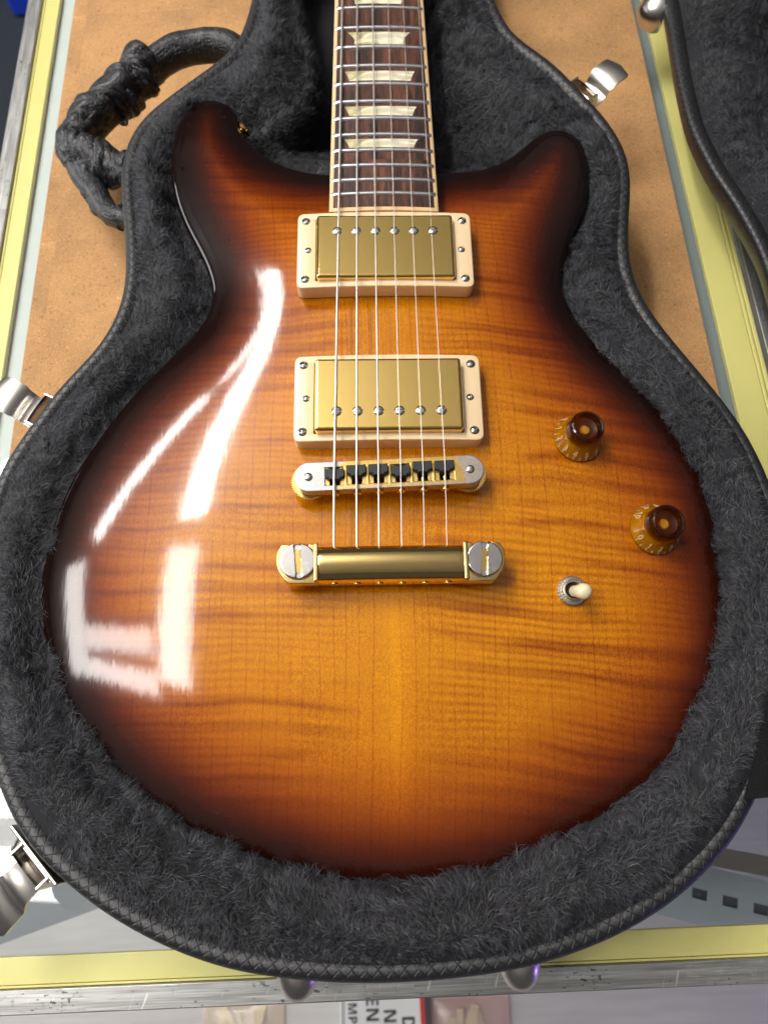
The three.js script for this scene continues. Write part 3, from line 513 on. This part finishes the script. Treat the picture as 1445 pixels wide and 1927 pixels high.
{
  const x = 83, z = 56.4, t = topAt(x, z), gear = []; for (let i = 0; i < 96; i++) { const a = i / 96 * 2 * Math.PI, r = i & 1 ? (i & 2 ? 7.1 : 6.75) : 6.95; gear.push([a, r]); }
  const ringRow = (y, k) => gear.map(([a, r]) => [Math.cos(a) * r * k, y, Math.sin(a) * r * k]);
  const nut = loft([ringRow(0, 1), ringRow(1.7, 1), ringRow(2.1, 0.93), ringRow(2.2, 0.82), ringRow(1.9, 0.76), ringRow(3.0, 0.70), ringRow(3.3, 0.64), ringRow(3.1, 0.56), ringRow(1.0, 0.50)], { closeV: true, crease: 0.5, flip: true });
  const sw = part('toggle_switch', nut, phy(lin(0.70, 0.64, 0.55), 0.3, 1), guitar, [x, t.y, z], 'three-way toggle switch with a cream tip');
  sw.quaternion.setFromUnitVectors(new THREE.Vector3(0, 1, 0), t.n);
  part('socket', new THREE.CylinderGeometry(3.8, 3.8, 1, 24).translate(0, 0.9, 0), M.black, sw);
  const lever = part('lever', lathe([[0.01, 0], [1.5, 0], [1.5, 7]], 16), M.steel, sw); lever.rotation.set(0.18, 0, -0.16); lever.scale.setScalar(0.87);
  part('switch_tip', lathe([[0.01, 3], [3.0, 3], [3.2, 3.6], [3.3, 6], [3.6, 9], [4.1, 12], [4.2, 13.6], [3.9, 15.4], [3.0, 16.8], [1.6, 17.5], [0.01, 17.7]], 32, 1.2), M.creamTip, lever);
  const b = part('strap_button', lathe([[0.01, 0], [3, 0], [3, 5], [5.4, 6], [6.4, 7.4], [5.6, 8.6], [3, 9], [0.01, 9]], 32), M.gold, guitar, [-85.5, -27, -226.5]); b.rotation.set(-0.9, 0, -0.95); b.scale.setScalar(0.8);
}
// ------------------------------------------------------------------ guitar case (world axes, mm)
const kase = thing('guitar_case', 'open black guitar case with grey plush lining, lid folded over to the side', 'guitar case');
const smooth2 = (p, n) => { for (let k = 0; k < n; k++) { const o = p, m = o.length; p = o.map((q, i) => { const a = o[(i + m - 1) % m], b = o[(i + 1) % m]; return [(a[0] + 2 * q[0] + b[0]) / 4, (a[1] + 2 * q[1] + b[1]) / 4]; }); } return p; };
const CASE = spline(smooth2(spline([[-75.3, -344.2], [-77.8, -332.1], [-84.6, -306.4], [-97.5, -291.2], [-119.7, -270.3], [-141, -247.1], [-148.2, -227.4], [-149.7, -203.1], [-146, -175.6], [-142.4, -149.2], [-141.2, -124.1], [-145.1, -103.7], [-154.7, -84.3], [-169.7, -65.9], [-183.4, -41.9], [-194.2, -21.1], [-201.5, 20], [-199.4, 54.1], [-192.1, 90.9], [-182.1, 118.6], [-169.6, 142.8], [-158.6, 157.7], [-143.9, 170.3], [-122.9, 184.7], [-100.6, 196], [-74.8, 205.2], [-49.6, 209.8], [-26.7, 212.1], [-9.1, 212.7], [14.8, 212.2], [46.2, 209.2], [78.5, 200.9], [101.1, 191.2], [120.2, 179.3], [135.9, 165.7], [147.1, 152], [161.9, 127.1], [174.8, 96.1], [182.7, 65.1], [186.5, 29.2], [183.8, 1.6], [177.5, -23.3], [164.4, -51.3], [150.2, -78.6], [141.2, -99.7], [138, -120.6], [140.2, -145.6], [144.8, -167.7], [148.3, -189.9], [146.8, -207.6], [141.4, -225.7], [129, -250], [113.1, -277.7], [92.7, -302.2], [86.3, -321.7], [83.9, -331.6], [80, -380], [76, -450], [70, -500], [40, -520], [-40, -520], [-66, -500], [-70, -450], [-73, -390]], 200), 2), 520);
const CASEN = normals2(CASE);
const toWorld = (x, y, z) => [0.9989 * x + 0.0377 * y - 0.0263 * z, 80 - 0.0393 * x + 0.9971 * y - 0.0657 * z, 0.0238 * x + 0.0666 * y + 0.9975 * z];
const BODYW = spline(OUT.map(([x, z]) => { const p = toWorld(x, -10, z); return [p[0], p[2]]; }), 200), WELL0 = spline(smooth2(spline(BODY_RAW, 140), 3), 200), WELLN = normals2(WELL0);
const WELL = WELL0.map(([x, z], i) => { const e = 2.0 + 6.0 * sstep(-80, 0, z), p = toWorld(x + WELLN[i][0] * e, -10, z + WELLN[i][1] * e); return [p[0], p[2]]; });
const NECK = spline([[-50, -430], [-49, -350], [-48, -331], [-39, -302], [-37, -283], [-42, -264], [-53, -250], [-68, -241], [-80, -236], [-78, -205], [0, -190], [82, -198], [86, -208], [66, -230], [56, -250], [51, -268], [51, -295], [54, -323], [52, -430]], 120);
const B = [-206, -524, 192, 218];
const dCase = new Field(...B, 3, (x, z) => -sdist(CASE, x, z)), dWell = new Field(...B, 3, (x, z) => Math.min(sdist(WELL, x, z), sdist(NECK, x, z) + 0)), dBody = new Field(...B, 3, (x, z) => sdist(BODYW, x, z));
function padH(x, z) {
  const o = dCase.at(x, z), i = dWell.at(x, z), w = Math.max(o + Math.max(i, 0), 1), s = clamp(o / w), lump = 7.0 * (fbm(x / 34 + 5, z / 34, 3) - 0.5) * sstep(6, 20, o);
  const inner = 70 - 2 * sstep(-60, 60, z) - (x < 0 ? 7 : 3) * sstep(-10, -80, z), pad = mix(mix(67, 76, Math.sin(Math.min(s * 1.25, 1) * Math.PI / 2)), inner, sstep(0.55, 1, s)) + lump;
  if (i >= 0) return pad;
  const soft = x > 30 && z < -185 ? 30 : 14, fl = z > -262 ? mix(10, 50, sstep(-250, -232, z)) : 10;
  return mix(inner + lump, fl, sstep(0, soft, -i));
}
const padN = (H, x, z) => { const e = 1.5; return new THREE.Vector3(H(x - e, z) - H(x + e, z), 2 * e, H(x, z - e) - H(x, z + e)).normalize(); };
const scaleBump = tex(256, 256, (x, y) => {
  const u = x / 128, v = y / 128, a = u + v, b = u - v, f = (t) => Math.abs(t - Math.round(t)) * 2, e = Math.min(f(a), f(b)), w = 0.16 * (tnoise(x / 16, y / 16, 16) - 0.5);
  const h = sstep(0.02, 0.22, e + w) * (0.8 + 0.25 * tnoise(x / 5, y / 5, 51, 2)); return [h, h, h];
}, { srgb: false, repeat: [95, 75] });
const vinyl = phy(lin(0.014, 0.014, 0.016), 0.42, 0, { bumpMap: scaleBump, bumpScale: 0.0003, clearcoat: 0.15, clearcoatRoughness: 0.35 });
const crinkle = tex(512, 512, (x, y) => { const r = (s, q) => 1 - Math.abs(2 * tnoise(x / s + 2 * tnoise(x / 60, y / 60, 8.533 | 0, 4), y / s, Math.round(512 / s), q) - 1); const h = 0.55 * r(32, 1) ** 3 + 0.3 * r(12.8, 5) ** 2 + 0.15 * r(6.4, 9); return [h, h, h]; }, { srgb: false, repeat: [26, 26] });
const oldVinyl = phy(lin(0.013, 0.013, 0.016), 0.46, 0, { bumpMap: crinkle, bumpScale: 0.0009, clearcoat: 0.3, clearcoatRoughness: 0.3 });
const plush = std(lin(0.015, 0.015, 0.018), 1);
function shellGeo(poly, nrm, prof) { return loft(poly.concat([poly[0]]).map((p, i) => { const n = nrm[i % poly.length]; return prof.map(([a, y]) => [p[0] - n[0] * a, y, p[1] - n[1] * a]); }), { crease: 0.9 }); }
const welt = [[3, 4], [0.6, 5], [0, 8], [0, 60], [0.2, 66], [0.9, 69.6], [2.4, 71.6], [4.4, 72.2], [6.6, 71.8], [9, 70.4], [11, 68], [12, 65]];
const floorOf = (poly, y) => new THREE.ShapeGeometry(new THREE.Shape(poly.map(([x, z]) => new THREE.Vector2(x, z)))).rotateX(Math.PI / 2).translate(0, y, 0);
part('case_shell', merge([shellGeo(CASE, CASEN, welt), floorOf(CASE.map(([x, z], i) => [x - CASEN[i][0] * 3, z - CASEN[i][1] * 3]), 4)]), vinyl, kase, null, 'black vinyl shell with an embossed scale pattern');
part('padding', clipGrid(...[B[0], B[1], B[2], B[3]], 3, (x, z) => 6 - dCase.at(x, z), (x, z) => ({ p: [x, padH(x, z), z], n: padN(padH, x, z).toArray(), uv: [x / 1000, z / 1000] })), plush, kase);

// pile: thin curved fibres, each a tapering ribbon, combed by a slow flow and gathered in small clumps
const pileMat = std(lin(1, 1, 1), 0.55, 0, { vertexColors: true });
function pile(parent, bounds, density, H, accept, inward) {
  const [x0, z0, x1, z1] = bounds, N = Math.round((x1 - x0) * (z1 - z0) * density), pos = [], nor = [], col = [], idx = [];
  const T = new THREE.Vector3(), Sd = new THREE.Vector3(), Nn = new THREE.Vector3(), J = new THREE.Vector3();
  let count = 0;
  for (let i = 0; i < N; i++) {
    const x = mix(x0, x1, rnd()), z = mix(z0, z1, rnd()), k = accept(x, z);
    if (k <= 0 || rnd() > k) continue;
    const n = padN(H, x, z), cs = 4.6, ci = Math.floor(x / cs + 0.7 * noise(z / 9, 3)), cj = Math.floor(z / cs), cx = (ci + hash(ci, cj)) * cs, cz = (cj + hash(cj + 91, ci)) * cs, ch = hash(ci * 7 + 3, cj * 5);
    const f = 6.283 * 1.5 * fbm(x / 46 + 11, z / 46 + 3, 2) + 2.0 * (ch - 0.5) + 2.6 * (rnd() - 0.5), [ix, iz] = inward(x, z), light = rnd() < 0.15, nap = sstep(0.3, 0.7, fbm(x / 19 + 70, z / 19, 2));
    const L = (light ? 8.2 : 7.4) * (0.65 + 0.6 * rnd()) * (0.75 + 0.5 * ch) * accept.len(x, z), rise = (0.15 + 0.75 * nap) * (0.5 + 0.7 * rnd()) + 0.35 * (ch - 0.5);
    let dx = Math.cos(f) + ix, dz = Math.sin(f) + iz; const dl = Math.hypot(dx, dz) || 1; dx /= dl; dz /= dl;
    const curl = (rnd() - 0.5) * 2.4, pull = 0.16 + 0.22 * rnd(), w0 = (light ? 0.078 : 0.105) * (0.75 + 0.5 * rnd());
    let p = [x - n.x * 1.2, H(x, z) - 1.2 * n.y, z - n.z * 1.2], el = Math.min(1.35, rise + 0.45);
    J.set(rnd() - 0.5, rnd() - 0.5, rnd() - 0.5).multiplyScalar(1.5).add(n);
    const v = light ? 0.060 + 0.085 * rnd() : 0.012 + 0.025 * rnd(), base = pos.length / 3, vb = v * (1.12 + 0.10 * ch);
    for (let s = 0; s <= 3; s++) {
      const a = s * curl * 0.5, hx = dx * Math.cos(a) - dz * Math.sin(a), hz = dx * Math.sin(a) + dz * Math.cos(a);
      T.set(hx, 0, hz).addScaledVector(n, -(hx * n.x + hz * n.z)).normalize().multiplyScalar(Math.cos(el)).addScaledVector(n, Math.sin(el));
      if (s) { T.x += (cx - p[0]) / 6 * pull; T.z += (cz - p[2]) / 6 * pull; } T.normalize();
      Sd.crossVectors(T, J).normalize(); Nn.crossVectors(Sd, T).normalize();
      if (s < 3) { const w = w0 * [1, 0.85, 0.6][s]; pos.push(p[0] - Sd.x * w, p[1] - Sd.y * w, p[2] - Sd.z * w, p[0] + Sd.x * w, p[1] + Sd.y * w, p[2] + Sd.z * w); nor.push(Nn.x, Nn.y, Nn.z, Nn.x, Nn.y, Nn.z); col.push(v, v, vb, v, v, vb); }
      else { pos.push(...p); nor.push(Nn.x, Nn.y, Nn.z); col.push(v, v, vb); }
      p = [p[0] + T.x * L / 3, p[1] + T.y * L / 3, p[2] + T.z * L / 3]; el -= 0.30 + 0.35 * rnd();
    }
    idx.push(base, base + 2, base + 1, base + 1, base + 2, base + 3, base + 2, base + 4, base + 3, base + 3, base + 4, base + 5, base + 4, base + 6, base + 5);
    count++;
  }
  // let every ribbon's own faces and normals agree
  for (let t = 0; t < idx.length; t += 3) {
    const [a, b, c] = [idx[t] * 3, idx[t + 1] * 3, idx[t + 2] * 3], ux = pos[b] - pos[a], uy = pos[b + 1] - pos[a + 1], uz = pos[b + 2] - pos[a + 2], vx = pos[c] - pos[a], vy = pos[c + 1] - pos[a + 1], vz = pos[c + 2] - pos[a + 2];
    if ((uy * vz - uz * vy) * nor[a] + (uz * vx - ux * vz) * nor[a + 1] + (ux * vy - uy * vx) * nor[a + 2] < 0) { const q = idx[t + 1]; idx[t + 1] = idx[t + 2]; idx[t + 2] = q; }
  }
  const g = new THREE.BufferGeometry(); g.setAttribute('position', new THREE.Float32BufferAttribute(pos, 3)); g.setAttribute('normal', new THREE.Float32BufferAttribute(nor, 3)); g.setAttribute('color', new THREE.Float32BufferAttribute(col, 3)); g.setIndex(idx);
  const m = part('plush_pile', g, pileMat, parent); m.userData.kind = 'stuff';
}
{
  const ok = (x, z) => { const o = dCase.at(x, z); if (o < 8 || dWell.at(x, z) < (z < -188 ? -60 : -8) || dBody.at(x, z) < (z < -90 ? 1.5 : -22) || z < -400) return 0; if (Math.abs(x + 2) < 22 && z < -195) return 0; return (o < 14 ? 0.25 + 0.75 * (o - 8) / 6 : 1) * (padH(x, z) < 42 && z < -180 ? 0 : 1); };
  ok.len = (x, z) => mix(0.55, 1, sstep(8, 22, dCase.at(x, z)));
  const dir = (x, z) => { const e = 3, w = dWell, gx = w.at(x + e, z) - w.at(x - e, z), gz = w.at(x, z + e) - w.at(x, z - e), l = Math.hypot(gx, gz) || 1, i = w.at(x, z), k = 1.3 * sstep(14, 2, i) * sstep(-90, -10, z); const o = dCase.at(x, z), q = 0.9 * sstep(22, 9, o); return [-gx / l * k + gx / l * q, -gz / l * k + gz / l * q]; };
  pile(kase, [-204, -400, 190, 212], 7.6, padH, ok, dir);
}
// lid, folded over to the right and lying on its back
const LID = spline([[190, -520], [189.5, -420], [188.2, -345], [187.8, -323.4], [186.3, -295], [184.5, -267.8], [183.6, -241.7], [184.3, -214.4], [189.8, -183.9], [199, -152.8], [205, -123.4], [206, -90], [203, -50], [197.5, -10], [194.5, 40], [197, 90], [208, 140], [232, 185], [275, 214], [330, 222], [400, 205], [455, 160], [488, 90], [495, 20], [478, -50], [440, -105], [425, -150], [428, -200], [420, -250], [385, -300], [345, -340], [325, -400], [320, -520]].map(([x, z]) => [x * 1.075, z < -60 ? 143 + (z - 143) * 1.075 : z - 15 * sstep(200, -60, z)]), 420), LIDN = normals2(LID);
const dLid = new Field(190, -570, 540, 230, 3, (x, z) => -sdist(LID, x, z));
const lidH = (x, z) => { const o = dLid.at(x, z); return 46 - 24 * sstep(30, 100, o) + 7 * (fbm(x / 30 + 50, z / 30, 3) - 0.5) * sstep(10, 26, o) + 8 * sstep(8, 24, o); };
const lid = part('case_lid', merge([shellGeo(LID, LIDN, [[44, 6], [30, 10], [19, 17], [10, 26], [4.5, 34], [1.6, 41], [0.3, 46], [0.3, 48], [1.4, 49.6], [3.6, 50.2], [6, 49.8], [9, 48.6], [12, 46], [13, 42]]), floorOf(LID.map(([x, z], i) => [x - LIDN[i][0] * 44, z - LIDN[i][1] * 44]), 6)]), vinyl, kase, null, 'padded lid of the case lying open');
part('lid_padding', clipGrid(190, -570, 540, 230, 3, (x, z) => 10 - dLid.at(x, z), (x, z) => ({ p: [x, lidH(x, z), z], n: padN(lidH, x, z).toArray(), uv: [x / 1000, z / 1000] })), plush, lid);
{
  const ok = (x, z) => { const o = dLid.at(x, z); return o < 11 || z < -440 ? 0 : o < 19 ? 0.2 + 0.8 * (o - 11) / 8 : 1; };
  ok.len = (x, z) => mix(0.6, 1, sstep(12, 26, dLid.at(x, z)));
  pile(lid, [190, -440, 285, -60], 5.4, lidH, ok, () => [0, 0]);
}
// stay strap between case and lid
{
  const weave = tex(128, 128, (x, y) => { const h = 0.5 + 0.5 * Math.sin(x / 128 * 2 * Math.PI * 16) * Math.sin(y / 128 * 2 * Math.PI * 16 + (Math.floor(x / 8) & 1 ? 1.57 : 0)); return [h, h, h]; }, { srgb: false, repeat: [48, 48] });
  const rows = []; for (let i = 0; i <= 14; i++) { const t = i / 14, x = mix(139, 232, t), y = 76 + 9 * Math.sin(t * Math.PI) - 3 * t, z = mix(150.5, 146, t), w = 44, sk = mix(-28, -14, t); rows.push([[x + 0, y, z], [x + 0.3, y + 1.6, z], [x - sk * 0.75, y + 1.6, z - w], [x - sk * 0.75, y, z - w]]); }
  part('stay_strap', loft(rows, { closeV: true, crease: 0.5 }), phy(lin(0.006, 0.006, 0.0065), 0.85, 0, { specularIntensity: 0.4, bumpMap: weave, bumpScale: 0.0003 }), kase, null, 'black woven webbing strap between case and lid');
}
// ------------------------------------------------------------------ handle, latches, feet
{
  const ridge = (t, k, s) => 1 + s * Math.sin(t * k) ** 2;
  const handle = part('handle', sweep([[-84, 40, -330], [-96, 45, -338], [-112, 45, -340], [-131, 45, -336], [-148, 44, -322], [-160, 44, -304], [-176, 44, -286], [-190, 42, -262], [-188, 40, -242], [-176, 40, -222], [-164, 42, -202], [-148, 44, -194]], (t, a) => {
    const r = t < 0.3 ? 10.5 : t < 0.66 ? 11 : mix(9.5, 6.5, sstep(0.66, 1, t));
    return r * (1 + 0.07 * (noise(t * 40 + 4, Math.cos(a) * 2 + 9) - 0.5)) * (1 + 0.10 * Math.cos(2 * a));
  }, 26, 150), oldVinyl, kase, null, 'torn black vinyl carrying handle wrapped in loose strips');
  const wrap = (pts, r0, folds, amp, seg = 120) => part('torn_wrap', sweep(pts, (t, a) => {
    const f = Math.abs(Math.sin(t * folds + 0.7 * Math.sin(a) + 2.2 * noise(t * 5, Math.sin(a) + 3)));
    return r0(t) * (1 + amp * (f - 0.5)) * (1 + 0.14 * (noise(t * 9 + Math.cos(a) * 1.5, Math.sin(a) * 1.5 + 7) - 0.5)) * (1 - 0.16 * (1 - Math.abs(2 * noise(t * 16 + Math.sin(a) * 2.2, Math.cos(a) * 3 + 19) - 1)) ** 3) * (1 + 0.14 * Math.cos(2 * a + 1));
  }, 40, seg), oldVinyl, handle);
  wrap([[-149, 51, -322], [-160, 50, -305], [-172, 50, -290], [-184, 48, -274], [-191, 45, -260]], (t) => 13.8 - 1.2 * t, 10, 0.16);
  wrap([[-150, 48, -312], [-160, 45, -300], [-170, 43, -288]], (t) => 13.5 * (1 - 0.1 * t), 6, 0.3);
  wrap([[-196, 45, -262], [-190, 46, -251], [-178, 46, -243], [-164, 46, -236], [-152, 48, -230]], (t) => 10 + 3 * Math.sin(Math.PI * Math.min(1, t * 1.2)), 6, 0.18, 90);
  wrap([[-184, 41, -238], [-180, 40, -226], [-172, 40, -212], [-163, 42, -202], [-156, 44, -196]], (t) => 8.2 - 2.2 * t, 14, 0.15, 90);
  const ring = part('handle_ring', wire([[-150, 34, -228], [-158, 32, -226], [-164, 32, -216], [-160, 33, -207], [-150, 34, -205]], 1.2), M.nickel, handle);
}
const latchMetal = phy(lin(0.68, 0.64, 0.59), 0.27, 1);
function plate(pts, width, th = 1.1, crown = 0.9) {                 // bent sheet: profile pts [out, up], width(out) across
  const rows = []; let c = new THREE.CatmullRomCurve3(pts.map(([a, b]) => new THREE.Vector3(a, b, 0)), false, 'centripetal').getPoints(40);
  c.forEach((p, i) => { const a = c[Math.max(0, i - 1)], b = c[Math.min(40, i + 1)], dx = b.x - a.x, dy = b.y - a.y, l = Math.hypot(dx, dy), nx = -dy / l * th, ny = dx / l * th, w = width(i / 40); rows.push([...[...Array(9)].map((_, j) => { const s = -1 + j / 4; return [p.x + nx, p.y + ny - crown * s * s, s * w]; }), ...[...Array(9)].map((_, j) => { const s = 1 - j / 4; return [p.x, p.y - crown * s * s, s * w]; })]); });
  return loft(rows, { closeV: true, crease: 0.7 });
}
function latch(x, y, z, ang, kind, label) {                     // ang: direction outward
  const base = part('latch', kind === 'up' ? box(1.6, 30, 17, 0.7, -0.5, -16, 0) : box(1.6, 40, 30, 0.7, 0, -12, 0), latchMetal, kase, [x, y, z], label); base.rotation.y = ang; base.scale.setScalar(kind === 'up' ? 1.05 : 1.1);
  const hook = [[0, -17], [6, -17], [7.6, -16], [8.2, -12], [8.2, -2]];
  for (const s of [-1, 1]) part('cheek', box(9, 15, 1.2, 0.4, 5, -7, s * 8.6), latchMetal, base);
  part('latch_box', plate([[9.4, -14], [9.8, -8], [9.6, -2], [8.8, 0.4]], (t) => 9), latchMetal, base);
  part('hinge_pin', new THREE.CylinderGeometry(1.3, 1.3, 20, 14).rotateX(Math.PI / 2), latchMetal, base, [4.5, -3, 0]);
  const lever = part('lever', kind === 'up' ? plate([[7, -9], [13, -9.4], [18, -7.6], [21, -3.6], [24, -1.6], [30, -0.6], [36, -1.4]], (t) => t < 0.92 ? 8.3 + 0.8 * sstep(0.45, 0.6, t) : 9.1 * Math.sqrt(Math.max(0.02, 1 - ((t - 0.92) / 0.085) ** 2)))
    : plate([[7, -8], [13, -9.5], [19, -10.5], [23, -13.5], [30, -15.5], [38, -19]], (t) => t < 0.9 ? 7.2 + 1.8 * sstep(0.3, 0.6, t) : 9 * Math.sqrt(Math.max(0.02, 1 - ((t - 0.9) / 0.105) ** 2)), 1.2, 1.0), latchMetal, base);
  if (kind !== 'up') part('wire_loop', wire([[1, -6, 13.5], [8, -12, 14], [12, -14, 13], [12, -14, 8]], 1.5), latchMetal, base);
}
latch(128, 60, -262, 0.62, 'up', 'nickel draw latch opened on the neck side of the case');
latch(-178, 60, -54, Math.PI - 0.5, 'up', 'nickel draw latch opened below the handle');
latch(-158, 58, 160, Math.PI + 0.75, 'down', 'nickel draw latch with its wire loop hanging down');
const footGeo = lathe([[0.01, 8.6], [3, 8.2], [5.6, 7], [7.8, 4.8], [9, 2.4], [9.3, 0.8], [9.3, 0], [0.01, 0]], 40, 1.2).scale(0.001, 0.001, 0.001);
for (const [x, y, z, rx, rz] of [[-50, 36, 209.2, Math.PI / 2, 0], [46, 36, 208.8, Math.PI / 2, 0]]) { const f = again('foot', footGeo, latchMetal, kase, [x, y, z]); f.rotation.set(rx, 0, rz); f.scale.set(1.05, 1.75, 1.05); }
{ const f = again('lid_foot', footGeo, latchMetal, lid, [202, 38, -358]); f.rotation.set(0, 0, Math.PI / 2); f.scale.set(1.35, 1.7, 1.35); }
// ------------------------------------------------------------------ things on the floor
{
  const carton = thing('white_carton', 'white carton with black capital letters and a red edge line on the floor', 'carton');
  carton.position.set(-0.046, -0.85, 0.50);
  const w = 118, d = 250;
  part('carton_body', box(w, 40, d, 1.5, 0, 20.5, 0), std(lin(0.72, 0.73, 0.71), 0.5), carton);
  const ink = std(lin(0.02, 0.02, 0.02), 0.6), letters = (txt, size, x, z) => {   // text turned a quarter, reading towards the near side
    const g = new TextGeometry(txt, { font: fontBold, size, depth: 0.3, curveSegments: 6 }).rotateX(-Math.PI / 2).rotateY(-Math.PI / 2).translate(x, 40.6, z); part('lettering', g, ink, carton);
  };
  letters('MP', 12.5, -47, -92); letters('EN', 17.5, -22, -99); letters('N', 17.5, 2, -83); letters('D', 17.5, 27, -74);
  part('red_line', box(6, 0.5, d - 1, 0.1, 55.5, 40.6, 0), std(lin(0.55, 0.03, 0.02), 0.5), carton);
  part('grey_line', box(5, 0.5, d - 1, 0.1, -54, 40.6, 0), std(lin(0.40, 0.40, 0.38), 0.5), carton);
  const bag = phy(lin(0.92, 0.90, 0.88), 0.25, 0, { transmission: 0.85, thickness: 0, ior: 1.45 }), straw = std(lin(0.70, 0.56, 0.36), 0.7), back = std(lin(0.62, 0.44, 0.40), 0.7);
  for (const [x, z, wd, label, tint] of [[-0.245, 0.50, 118, 'clear packet of pale wood shavings on a brownish card, standing apart from the carton', lin(0.60, 0.50, 0.40)], [0.078, 0.51, 112, 'clear packet of pale wood shavings lying beside the red line of the carton', lin(0.62, 0.40, 0.37)]]) {
    const p = thing('packet', label, 'packet'); p.position.set(x, -0.85, z);
    part('backing_card', box(wd, 3, 190, 1, 0, 2, 0), std(tint, 0.7), p);
    for (let i = 0; i < 46; i++) { const g = new THREE.BoxGeometry(6 + 5 * rnd(), 1.6, 22 + 20 * rnd()).rotateY(-0.5 + 1.1 * rnd()).rotateX(0.3 * (rnd() - 0.5)).translate((rnd() - 0.5) * wd * 0.6, 6 + 8 * rnd(), (rnd() - 0.5) * 150); part('shaving', g, straw, p); }
    const rows = []; for (let i = 0; i <= 20; i++) { const t = i / 20; rows.push([...Array(17)].map((_, j) => { const s = j / 16; return [(s - 0.5) * wd * 0.98, 4 + 15 * Math.sin(Math.PI * s) ** 0.6 * Math.sin(Math.PI * t) ** 0.4 + 3 * noise(s * 9, t * 14), (t - 0.5) * 188]; })); }
    part('film', loft(rows, { flip: true }), bag, p);
  }
  const mat = part('floor_mat', box(1500, 6, 2600, 2, -1120, -846.5, -1500), std(lin(0.012, 0.017, 0.026), 0.8), scene); mat.userData = { label: 'dark navy mat on the floor beside the counter', category: 'mat' };
  const bin = part('storage_bin', box(80, 300, 260, 12, 0, 150, 0), std(lin(0.005, 0.035, 0.42), 0.5), scene, [-800, -843, -1760]); bin.userData = { label: 'bright blue plastic bin standing on the dark mat', category: 'bin' };
}
{
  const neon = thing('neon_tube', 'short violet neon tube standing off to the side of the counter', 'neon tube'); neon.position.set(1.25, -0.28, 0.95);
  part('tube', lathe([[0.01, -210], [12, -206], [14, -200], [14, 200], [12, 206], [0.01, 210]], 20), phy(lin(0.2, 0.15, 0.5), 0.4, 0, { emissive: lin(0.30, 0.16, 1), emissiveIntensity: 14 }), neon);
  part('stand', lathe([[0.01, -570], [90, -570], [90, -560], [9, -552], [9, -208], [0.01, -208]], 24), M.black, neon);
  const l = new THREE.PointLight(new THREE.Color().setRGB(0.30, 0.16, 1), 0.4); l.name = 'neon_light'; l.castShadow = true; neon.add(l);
}
scene.traverse((o) => { if (o.isMesh) { o.castShadow = true; o.receiveShadow = true; } });
renderer.render(scene, camera);
